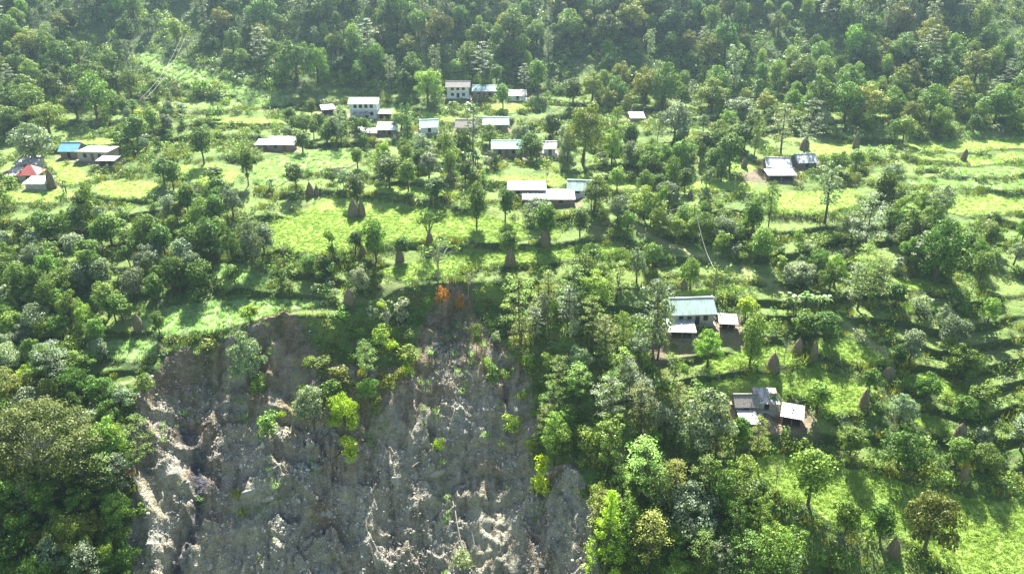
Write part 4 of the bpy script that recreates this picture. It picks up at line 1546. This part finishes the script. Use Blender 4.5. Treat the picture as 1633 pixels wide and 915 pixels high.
for zn, (poly, cnt) in ZONE.items():
    P_ = np.array(poly)
    got, tries = 0, 0
    while got < cnt and tries < cnt * 8:
        nb = 60
        us = rng.uniform(P_[:, 0].min(), P_[:, 0].max(), nb)
        vs = rng.uniform(P_[:, 1].min(), P_[:, 1].max(), nb)
        ok = inside(us, vs, poly)
        us, vs = us[ok], vs[ok]
        tries += nb
        if not len(us): continue
        ps = ground_at(us, vs)
        for u, v, p in zip(us, vs, ps):
            if got >= cnt: break
            f_, pw, s_ = field_px(u, v, p)
            if 655 < u < 775 and 440 < v < 640: continue
            if f_ or pw > .3 or (s_ > .35 and not zn.startswith('scar')) or blocked(p[0], p[1]): continue
            if any((p[0] - q[0]) ** 2 + (p[1] - q[1]) ** 2 < 2.6 ** 2 for q in LOCS): continue
            if any(abs(u - q[0]) < 9 and abs(v - q[1]) < 5 for q in HERO): continue
            if signed(np.array([u]), np.array([v - 20.]), SPUR_POLY)[0] > -16: continue
            LOCS.append((p[0], p[1]))
            d = p[1] * CP - (p[2] - CAMZ) * SP
            k_ = F / d
            rr = random.random()
            if zn in ('belt_left',):
                kd = 'round' if rr < .5 else 'broad' if rr < .75 else 'tall_bush'
            elif zn == 'below_left':
                kd = 'broad' if rr < .45 else 'bamboo' if rr < .62 else 'feather' if rr < .75 else 'tall_bush'
            elif zn == 'right_slope':
                kd = 'broad' if rr < .16 else 'feather' if rr < .42 else 'slim' if rr < .52 else 'tall_bush' if rr < .84 else 'bush'
            elif zn == 'right_belt':
                kd = 'broad' if rr < .5 else 'feather' if rr < .62 else 'round' if rr < .72 else 'tall_bush'
            elif zn in ('village', 'mid'):
                kd = 'round' if rr < .38 else 'broad' if rr < .66 else 'tall_bush' if rr < .9 else 'slim'
            elif zn.startswith('scar'):
                kd = 'bush' if rr < .6 else 'tall_bush' if rr < .92 else 'feather'
            elif zn in ('upper_left', 'rim_bank', 'village_low', 'bottom_right'):
                kd = 'bush' if rr < .3 else 'tall_bush' if rr < .75 else 'round'
            else:
                kd = 'round' if rr < .3 else 'broad' if rr < .55 else 'tall_bush'
            hm = {'round': random.uniform(5, 8), 'broad': random.uniform(5.5, 9), 'feather': random.uniform(8, 12), 'slim': random.uniform(9, 14),
                  'tall_bush': random.uniform(2.6, 5), 'bush': random.uniform(1.6, 2.8), 'bamboo': random.uniform(6, 9)}[kd]
            wm = hm * {'round': .62, 'broad': .85, 'feather': .58, 'slim': .42, 'tall_bush': .85, 'bush': 1.35, 'bamboo': 1.0}[kd] * random.uniform(.85, 1.2)
            tint = random.choice({'belt_left': ['dark', 'dark', 'mid', 'mid', 'grey'], 'below_left': ['bright', 'mid', 'mid', 'grey', 'olive', 'dark'],
                                  'right_slope': ['bright', 'bright', 'mid', 'grey', 'mid', 'pale', 'olive'], 'scar_top': ['mid', 'olive', 'bright', 'grey', 'lime'], 'village': ['dark', 'mid', 'bright', 'grey', 'mid']}.get(zn, ['mid', 'dark', 'grey', 'bright', 'mid']))
            if random.random() < .012: tint = 'lime'
            if hides(u, v, hm * k_, wm * k_): continue
            place_plant(kd, u, v, hm * k_, wm * k_, tint, pos=p, tilt=0.22 if zn.startswith('scar') else 0.05)
            got += 1
            counts[kd] = counts.get(kd, 0) + 1
print('filled', counts, len(LABEL_QUEUE))

# ------------------------------------------------------------------ forest on the upper slope
FT = []
for i, (kd, sd) in enumerate([('broad', 0), ('broad', 1), ('round', 2), ('feather', 0), ('broad', 3), ('slim', 1), ('round', 0), ('tall_bush', 1)]):
    g = TPL[kd, sd % NVAR[kd]][4]
    tint = ['mid', 'dark', 'bright', 'grey', 'olive', 'grey', 'mid', 'mid'][i]
    FT.append((g.whole_mesh('forest_tree', FM[tint], M_BARK), TPL[kd, sd % NVAR[kd]][2], kd, tint))
foot_u = np.array([p[0] for p in FOREST_FOOT]); foot_v = np.array([p[1] for p in FOREST_FOOT])
cand = []
yv = rng.uniform(225, 405, 9000)
xv = rng.uniform(-1, 1, 9000) * (0.70 * yv + 25)
zv = hz(xv, yv)
uu, vv, dd_ = project(np.stack([xv, yv, zv], -1))
keepm = (vv < np.interp(uu, foot_u, foot_v)) & (uu > -330) & (uu < 1960)
# open the spur with the track
spur = signed(uu, vv, SPUR_POLY)
keepm &= spur < -4
for hh_ in (-10, 12, 24, 36, 46):
    keepm &= signed(uu, vv - hh_, SPUR_POLY) < -12
    keepm &= ~((signed(uu, vv - hh_, SPUR_STRIP) > 0))
keepm &= ~((vv > 120) & (vv < 165) & (uu > 240) & (uu < 620) & (rng.uniform(size=len(uu)) < .6))
sel = []
gridc = {}
for i in np.nonzero(keepm)[0]:
    x0, y0 = xv[i], yv[i]
    if blocked(x0, y0): continue
    md = 3.9 + 2.2 * float(vnoise(np.array([x0 / 20]), np.array([y0 / 20]), 5)[0])
    kx, ky = int(x0 // 5), int(y0 // 5)
    bad = False
    for a in (-1, 0, 1):
        for b in (-1, 0, 1):
            for q in gridc.get((kx + a, ky + b), ()):
                if (q[0] - x0) ** 2 + (q[1] - y0) ** 2 < md * md:
                    bad = True
    if bad or float(fbm(np.array([x0 / 18]), np.array([y0 / 18]), 2, 55)[0]) < -0.30: continue
    gridc.setdefault((kx, ky), []).append((x0, y0))
    sel.append(i)
sel.sort(key=lambda i: dd_[i])
print('forest', len(sel))
vis = [i for i in sel if -20 < uu[i] < 1660 and -6 < vv[i]]
rest = [i for i in sel if i not in set(vis[:290])]
PROTO = []
FORQ = []
for me, H_, kd, tint in FT:
    PROTO.append(me)
for i in vis[:290]:
    j = random.choices(range(8), [5, 4, 3, 0.8, 3, .8, 2, 3])[0]
    o = bpy.data.objects.new('forest_tree', PROTO[j])
    COL.objects.link(o)
    s = random.choice([.6, .75, .9, 1.0, 1.35]) * random.uniform(.9, 1.12) * (0.85 if FT[j][2] in ('feather', 'slim') else 1)
    o.location = (xv[i], yv[i], zv[i]); o.scale = (s, s, s * random.uniform(.9, 1.15)); o.rotation_euler = (0, 0, random.uniform(0, 6.28))
    tag(o, None, 'tree', 'forest trees covering the slope behind the village')
    FORQ.append((o, {'mid': 'green', 'dark': 'dark green', 'bright': 'light green', 'grey': 'grey green', 'olive': 'olive green'}[FT[j][3]] + ' ' +
        {'broad': 'lobed', 'round': 'round', 'feather': 'layered', 'slim': 'thin', 'tall_bush': 'shrubby'}[FT[j][2]] + ' forest tree', uu[i], vv[i]))

# ------------------------------------------------------------------ uncountable growth, scattered on the ground
def scatter(name, protos, P, scale, tilt=0.15, label=None, flat=None, zrot=None):
    n = len(P)
    col = bpy.data.collections.new(name + '_kinds')
    for i, me in enumerate(protos):
        o = bpy.data.objects.new(f'{name}_kind_{i:02d}', me)
        col.objects.link(o)
    rot = np.stack([rng.normal(0, tilt, n), rng.normal(0, tilt, n), rng.uniform(0, 6.28, n)], -1)
    me = bpy.data.meshes.new(name)
    me.vertices.add(n)
    me.vertices.foreach_set('co', np.asarray(P, np.float32).ravel())
    for nm, typ, arr, key in (('rot', 'FLOAT_VECTOR', rot, 'vector'), ('scl', 'FLOAT', scale, 'value'), ('idx', 'INT', rng.integers(0, len(protos), n), 'value')):
        a = me.attributes.new(nm, typ, 'POINT')
        a.data.foreach_set(key, np.asarray(arr, np.int32 if typ == 'INT' else np.float32).ravel())
    for m in {m_ for p_ in protos for m_ in p_.materials}:
        me.materials.append(m)
    o = link(name, me)
    tag(o, label, name.replace('_', ' '), kind='stuff')
    ng = bpy.data.node_groups.new(name + '_scatter', 'GeometryNodeTree')
    ng.interface.new_socket('Geometry', in_out='INPUT', socket_type='NodeSocketGeometry')
    ng.interface.new_socket('Geometry', in_out='OUTPUT', socket_type='NodeSocketGeometry')
    gi, go = ng.nodes.new('NodeGroupInput'), ng.nodes.new('NodeGroupOutput')
    ip = ng.nodes.new('GeometryNodeInstanceOnPoints')
    ci = ng.nodes.new('GeometryNodeCollectionInfo')
    ci.inputs[0].default_value = col
    ci.inputs['Separate Children'].default_value = True
    ci.inputs['Reset Children'].default_value = True
    def attr(nm, typ):
        a = ng.nodes.new('GeometryNodeInputNamedAttribute')
        a.data_type = typ
        a.inputs[0].default_value = nm
        return a.outputs[0]
    e = ng.nodes.new('FunctionNodeEulerToRotation')
    ng.links.new(attr('rot', 'FLOAT_VECTOR'), e.inputs[0])
    ng.links.new(gi.outputs[0], ip.inputs['Points'])
    ng.links.new(ci.outputs[0], ip.inputs['Instance'])
    ip.inputs['Pick Instance'].default_value = True
    ng.links.new(attr('idx', 'INT'), ip.inputs['Instance Index'])
    ng.links.new(e.outputs[0], ip.inputs['Rotation'])
    ng.links.new(attr('scl', 'FLOAT'), ip.inputs['Scale'])
    ng.links.new(ip.outputs[0], go.inputs[0])
    md = o.modifiers.new('scatter', 'NODES')
    md.node_group = ng
    return o

def tuft(seed, n, rad, hgt, size, mat, clumps=3, asp=.5, up=.4):
    g = Veg(seed)
    for i in range(clumps):
        a, q = g.r.uniform(0, 6.28), g.r.uniform(0, .7) * rad
        g.clump((q * math.cos(a), q * math.sin(a), hgt * .4), (rad * .7, rad * .7, hgt * .6), n // clumps, size, up=up, shell=.2, low=-.3, asp=asp)
    return g.crown_mesh('tuft', mat)
def blades(seed, n, rad, hgt, mat):
    g = Veg(seed); r = g.r
    for i in range(n):
        a, q = r.uniform(0, 6.28), math.sqrt(r.uniform()) * rad
        p = np.array([q * math.cos(a), q * math.sin(a), 0])
        d = np.array([r.normal() * .35, r.normal() * .35, 1]) * hgt * r.uniform(.6, 1.2)
        b = r.uniform(0, 6.28); s = np.array([math.cos(b), math.sin(b), 0]) * .045
        g.co.append(np.array([p - s, p + s, p + d + s * .2, p + d - s * .2])); g.lf.append(np.array([r.uniform()]))
    return g.crown_mesh('blades', mat)

# candidate points on the visible sheet, weighted by true ground area
def ground_points(n, mask, ylo=60, yhi=300):
    y = rng.uniform(ylo, yhi, int(n * 6)); lim = 0.70 * np.clip(y, 45, 1e9) + 20
    x = rng.uniform(-1, 1, len(y)) * (0.70 * yhi + 20)
    k = np.abs(x) < lim
    x, y = x[k], y[k]
    r, c = index_of(x, y)
    r = np.clip(np.round(r).astype(int), 0, NY - 1); c = np.clip(np.round(c).astype(int), 0, NX - 1)
    k = mask[r, c]
    x, y = x[k][:n], y[k][:n]
    return np.stack([x, y, hz(x, y)], -1)

hb_mask = np.zeros(X.shape, bool)
for hx, hy, a, b, yf in HB:
    hb_mask |= (np.abs(X - hx) < a - 1.2) & (np.abs(Y - hy) < b - 0.6)
dirt_w = np.zeros(X.shape)
for poly in DIRT:
    dirt_w = np.maximum(dirt_w, poly_weight(poly, 1.6)[1])
frame = (U > -120) & (U < 1760) & (V > -80) & (V < 1010) & VALID
wildm = (FID == 0) & (PATHW < .35) & (sw2 < .4) & ~hb_mask & (dirt_w < .5) & frame
dens = fbm(X / 6, Y / 6, 3, 501)
gy_ = np.gradient(H, axis=0) / np.maximum(np.gradient(Y, axis=0), 1e-3)
bank = (gy_ > 0.42) & (Y < 265)
und = wildm & (Y < 275) & (bank | (dens > 0.12) | (dist_rim > 1.0))
P_u = np.concatenate([ground_points(20000, und, 70, 275), ground_points(3800, FEDGE & wildm, 70, 275)])
P_edge_scale = len(P_u)
scatter('undergrowth', [tuft(70, 54, .8, .8, .26, FM['mid']), tuft(71, 54, .9, 1.0, .28, FM['bright']), tuft(72, 50, .7, .7, .25, FM['grey']),
                        tuft(73, 54, .9, .9, .26, FM['olive']), tuft(74, 50, .8, .7, .25, FM['dark']), tuft(75, 60, 1.0, 1.5, .28, FM['mid']), blades(76, 60, .8, .7, FM['olive'])],
        P_u, np.clip(rng.lognormal(0, .38, len(P_u)), .4, 2.3), label='mixed weeds and small shrubs over the banks')
P_f = ground_points(7000, wildm & (Y > 262), 262, 410)
scatter('forest_undergrowth', [tuft(80, 60, 1.6, 1.8, .45, FM['mid']), tuft(81, 60, 1.5, 1.6, .45, FM['dark']), tuft(82, 60, 1.5, 2.2, .45, FM['bright'])],
        P_f, np.clip(rng.lognormal(0, .3, len(P_f)), .5, 2), label='dense shrubs under the forest trees')
limem = np.zeros(X.shape, bool); palem = np.zeros(X.shape, bool)
for i, (kd, poly, lb) in enumerate(FIELDS):
    if kd == 'lime': limem |= FID == i + 1
    else: palem |= FID == i + 1
P_c = ground_points(26000, limem & frame & (Y < 180), 80, 180)
P_c2 = ground_points(9000, limem & frame & (Y >= 180), 180, 275)
P_cc = np.concatenate([P_c, P_c2])
scatter('crop_leaves', [tuft(90 + i, 30, .46, .22, .14, FM['crop'], 2, asp=.8, up=1.2) for i in range(3)], P_cc, rng.uniform(.7, 1.3, len(P_cc)), 0.1, label='low bean crop covering the lime green fields')
P_g = ground_points(15000, palem & frame, 100, 290)
scatter('tall_grass', [blades(95 + i, 34, .45, .55, FM['grass']) for i in range(3)], P_g, rng.uniform(.7, 1.3, len(P_g)), 0.1, label='pale tall grass on the scarp edge terraces')
# the rest of the forest, past what can be told apart
if rest:
    P_r = np.stack([xv[rest], yv[rest], zv[rest]], -1)
    scatter('distant_forest', PROTO, P_r, rng.choice([.6, .8, .95, 1.1, 1.4], len(P_r)) * rng.uniform(.9, 1.1, len(P_r)), 0.03, label='hazy far forest high on the slope')

# ------------------------------------------------------------------ rubble, boulders, dead wood in the scar
M_SLABROCK = simple('grey_slab_rock', (0.25, 0.25, 0.215), 0.95, 0.35, 0.8, spec=0.1, bump=.8)
M_STONES = [simple('shale_block', (0.36, 0.345, 0.295), 0.9, 0.3, 1.5, bump=.4), simple('pale_shale_block', (0.46, 0.44, 0.37), 0.9, 0.2, 1.5, bump=.4), simple('dark_shale_block', (0.25, 0.235, 0.21), 0.85, 0.3, 1.5, bump=.4)]
import bmesh
def stone(name, seed, mat, sub=1):
    r = np.random.default_rng(seed)
    bm = bmesh.new()
    bmesh.ops.create_icosphere(bm, subdivisions=sub, radius=.5)
    pl = [(r.normal(size=3), r.uniform(.26, .42)) for _ in range(7)]
    for v in bm.verts:
        p = np.array(v.co)
        for nrm, dd in pl:
            nn = nrm / np.linalg.norm(nrm)
            s = p @ nn
            if s > dd: p = p - nn * (s - dd)
        v.co = p * np.array([1.25, 1.0, .75]) + r.normal(size=3) * .02
    me = bpy.data.meshes.new(name)
    bm.to_mesh(me); bm.free()
    me.materials.append(mat)
    return me
scar = (sw2 > .55) & frame
rubm = scar & (ch > 2.4) & (fbm(X / 6, Y / 10, 3, 601) + (V - 720) / 400 > -0.05)
P_s = ground_points(26000, rubm, 85, 150)
scatter('rubble', [stone(f'stone', 40 + i, M_STONES[i % 3], 2) for i in range(6)], P_s, np.clip(rng.lognormal(-1.65, .55, len(P_s)), .10, 1.1), 1.2, label='loose shale rubble strewn down the landslide')
P_w0 = ground_points(1500, (sw2 > .2) & (sw2 < .8) & frame, 85, 160)
P_w = ground_points(1800, scar & (fbm(X / 4, Y / 6, 3, 611) + (640 - V) / 700 > 0.22), 85, 150)
P_w = np.concatenate([P_w, P_w0])
scatter('scar_weeds', [tuft(110, 40, .5, .5, .2, FM['olive']), tuft(111, 40, .6, .5, .2, FM['mid']), blades(112, 40, .6, .8, FM['grass'])], P_w, rng.uniform(.5, 1.3, len(P_w)), .3, label='scattered weeds and torn turf on the landslide')

BOULD = [(400,790,34,24,'large flat grey rock slab sticking out of the rubble, left of centre'),(515,820,32,26,'squarish pale rock outcrop in mid scar with bright upper edge'),
         (425,798,22,18,'smaller grey slab beside the large flat slab'),(630,770,24,30,'tall grey rock rib below the lime coloured tree'),(298,770,10,9,'pale boulder at the edge of the dark water channel'),
         (293,782,8,8,'small pale boulder just below another beside the dark water channel'),(304,799,6,7,'smallest pale boulder beside the dark channel'),(402,886,9,7,'white angular block near the bottom of the scar'),
         (694,760,30,22,'grey slab under the small yellow green bush'),(560,735,30,26,'weathered slab beneath the lime coloured tree'),(665,760,16,26,'pale ribbed rock on the right of the tall grey rib'),
         (838,904,10,8,'whitish block at the bottom of the ribbed slope'),(822,832,9,8,'grey block left of the ribbed slope')]
bp_ = ground_at([b[0] for b in BOULD], [b[1] for b in BOULD])
for i, (b, p) in enumerate(zip(BOULD, bp_)):
    d = p[1] * CP - (p[2] - CAMZ) * SP
    o = link('boulder', stone('boulder', 300 + i, M_SLABROCK if b[2] > 12 else M_STONES[0], 1))
    o.location = p + np.array([0, 0.22 * b[2] * d / F, 0])
    s = b[2] * d / F
    o.scale = (s * 1.15, s * .8, b[3] * d / F * 1.2)
    o.rotation_euler = (-.6, random.uniform(-.3, .3), random.uniform(-.5, .5))
    tag(o, b[4], 'boulder', 'boulders in the landslide')
LOGS = [(722,800,736,872,.13,'fallen pale tree trunk lying down the scar above the pale bush'),(760,885,752,846,.07,'thin fallen branch near the bottom of the scar'),
        (475,868,492,892,.07,'broken branch in the lower rubble'),(655,750,668,738,.08,'short broken branch below the grey slab'),(590,868,600,905,.08,'pale stick lying in the bottom rubble'),
        (716,610,730,640,.06,'torn root hanging below the orange bushes')]
for u0, v0, u1, v1, rad, lb in LOGS:
    a, b = ground_at([u0, u1], [v0, v1])
    g = Veg(int(u0))
    a = a + np.array([0, 0, .25]); b = b + np.array([0, 0, .3])
    mid = (a + b) / 2 + np.array([0, -.3, .35])
    g.tube([a, (a + mid) / 2 + np.array([.1, 0, .1]), mid, (b + mid) / 2, b], rad * .7, rad, 7)
    for q in range(4):
        s = a + (b - a) * random.uniform(.05, .5)
        g.tube([s, s + np.array([random.uniform(-.8, .8), -.3, random.uniform(.1, .8)])], rad * .4, rad * .12, 4)
    o = link('fallen_log', g.trunk_mesh('fallen_log', M_DEADWOOD))
    tag(o, lb, 'log', 'dead wood in the landslide')

# ------------------------------------------------------------------ power lines and poles
M_CABLE = simple('pale_power_cable', (0.5, 0.5, 0.48), 0.5, 0.05, 2.0)
def cable(pts, sag, rad, lb):
    g = Veg(3)
    for a, b in zip(pts[:-1], pts[1:]):
        t = np.linspace(0, 1, 13)[:, None]
        a, b = np.array(a), np.array(b)
        g.tube(a + (b - a) * t - np.array([0, 0, sag]) * 4 * t * (1 - t), rad, rad, 5)
    o = link('power_cable', g.trunk_mesh('power_cable', M_CABLE))
    tag(o, lb, 'cable')
def pole_at(u, v, h, lb):
    p = ground_at(u, v)[0]
    root = bpy.data.objects.new('power_pole', None); COL.objects.link(root); root.location = p
    g = Veg(4); g.tube([(0, 0, -1), (0, 0, h)], .14, .10, 8); link('pole', g.trunk_mesh('pole', M_WOOD), root)
    m = MB(); m.box(-.8, .8, -.06, .06, h - .5, h - .36); m.build('crossarm', M_WOOD, root)
    tag(root, lb, 'pole')
    return p + np.array([0, 0, h - .34])
t0 = pole_at(300, 92, 8, 'wooden power pole high on the forest slope')
t1_ = pole_at(236, 206, 9, 'wooden power pole behind a round dark tree near the blue roofed house')
cable([t0 + np.array([-.7, 0, 0]), t1_ + np.array([-.7, 0, 0])], 2.0, .022, 'outer of two pale power cables crossing the upper slope')
cable([t0 + np.array([.7, 0, 0]), t1_ + np.array([.7, 0, 0])], 2.0, .022, 'inner of two pale power cables crossing the upper slope')
t2 = pole_at(942, 348, 6, 'wooden power pole beside the white gabled shed')
t3 = pole_at(1104, 372, 7, 'wooden power pole among trees beyond the footpath')
t4 = pole_at(1136, 486, 8, 'wooden power pole behind the mint roofed house')
cable([t2, t3], 2.4, .028, 'pale power cable from the white gabled shed towards the footpath')
cable([t3, t4], 2.0, .028, 'pale power cable slanting down to the mint roofed house')

# ------------------------------------------------------------------ labels that single each plant out
LM = [('the mint roofed stone house', 1100, 500), ('the slate roofed ruin', 1190, 655), ('the white gabled shed', 930, 300), ('the long pale sheds', 860, 312),
      ('the white two storey house', 580, 175), ('the blue roofed house', 112, 240), ('the red roofed house', 44, 275), ('the flat roofed cement house', 150, 247),
      ('the grey tin farmhouse', 1243, 268), ('the teal house with three doorways', 808, 240), ('the uppermost teal roof', 772, 150), ('the long bleached roof', 447, 232),
      ('the twin straw stacks', 570, 330), ('the lone straw stack', 1232, 575), ('the tallest straw stack', 1192, 735), ('the largest lime field', 500, 370),
      ('the curved lime field', 760, 415), ('the lowest lime field', 1400, 800), ('the square lime field', 1298, 325), ('the striped pale terrace', 340, 505),
      ('the small pale terrace', 390, 430), ('the dark water channel', 315, 780), ('the ribbed slope', 890, 820), ('the scarp edge', 450, 500), ('the curved terrace strips', 1490, 265),
      ('the grassy footpath', 1262, 470), ('the dirt track spur', 330, 125), ('the banana plants', 1282, 485), ('the orange bushes', 720, 480), ('the big spreading tree', 78, 690),
      ('the tall slim tree', 1040, 510), ('the leaning tin shelter', 1265, 655), ('the village meadow', 500, 262), ('the forest straw stack', 1364, 225), ('the lime coloured tree', 555, 655),
      ('the plot below the blue roof', 205, 305), ('the sunny plot', 330, 280), ('the path end', 1424, 590), ('the bamboo clumps', 115, 860), ('the lime conical tree', 962, 840),
      ('the shaded plots', 1470, 470), ('the teal roof by banana plants', 790, 198), ('the grassy village plots', 1140, 290)]
buckets = {}
for o, look, u, v in LABEL_QUEUE:
    nm, lu, lv = min(LM, key=lambda L: (L[1] - u) ** 2 + ((L[2] - v) * 1.3) ** 2)
    du, dv = u - lu, (v - lv) * 1.4
    dist = math.hypot(du, dv)
    if abs(dv) > abs(du): rel = 'uphill of' if dv < 0 else 'downhill of'
    else: rel = 'left of' if du < 0 else 'right of'
    if dist < 34: rel = 'close ' + rel
    elif dist > 90: rel = 'well ' + rel
    buckets.setdefault((look, rel, nm), []).append((u, v, o))
FCOL = [('the red roofed house', 44), ('the flat roofed cement house', 150), ('the two cables', 262), ('the dirt track spur', 350), ('the long bleached roof', 450),
        ('the white two storey house', 580), ('the old slate roof', 690), ('the uppermost teal roof', 772), ('the teal doorway house', 860), ('the big olive tree', 930),
        ('the lone white roof', 1016), ('the dark lobed tree', 1100), ('the layered tree pair', 1190), ('the grey tin farmhouse', 1260), ('the forest straw stack', 1364),
        ('the curved terrace strips', 1470), ('the strips at the picture edge', 1590)]
for o, look, u, v in FORQ:
    nm = min(FCOL, key=lambda L: abs(L[1] - u))[0]
    band = 'far above' if v < 50 else 'high above' if v < 85 else 'above' if v < 120 else 'not far above' if v < 155 else 'just above'
    buckets.setdefault((look, band, nm), []).append((u, v, o))
ORD = 'first second third fourth fifth sixth seventh eighth ninth tenth eleventh twelfth'.split()
for (look, rel, nm), lst in buckets.items():
    lst.sort(key=lambda q: (q[0], q[1]))
    for i, (u, v, o) in enumerate(lst):
        if len(lst) == 1: o['label'] = f'{look} {rel} {nm}'
        else: o['label'] = f'{look} {rel} {nm}, {ORD[min(i, 11)]} from left'
        if len(o['label'].split()) > 16: o['label'] = o['label'].replace('well ', '').replace('close ', '')
        if len(o['label'].split()) > 16: o['label'] = o['label'].replace('small ', '')

# ------------------------------------------------------------------ air
mh, nh, bh_ = new_mat('valley_haze')
nh.nodes.remove(bh_)
pv = add(nh, 'ShaderNodeVolumePrincipled')
pv.inputs['Color'].default_value = (0.58, 0.80, 1.0, 1)
pv.inputs['Density'].default_value = 0.00019
pv.inputs['Anisotropy'].default_value = 0.62
nh.links.new(pv.outputs[0], nh.nodes['Material Output'].inputs['Volume'])
hz_ = MB(); hz_.box(-9000, 9000, -640, 1540, CAMZ - 190, CAMZ + 82)
ho = hz_.build('haze', mh)
tag(ho, 'thin bluish haze hanging in the valley air', 'haze', kind='stuff')
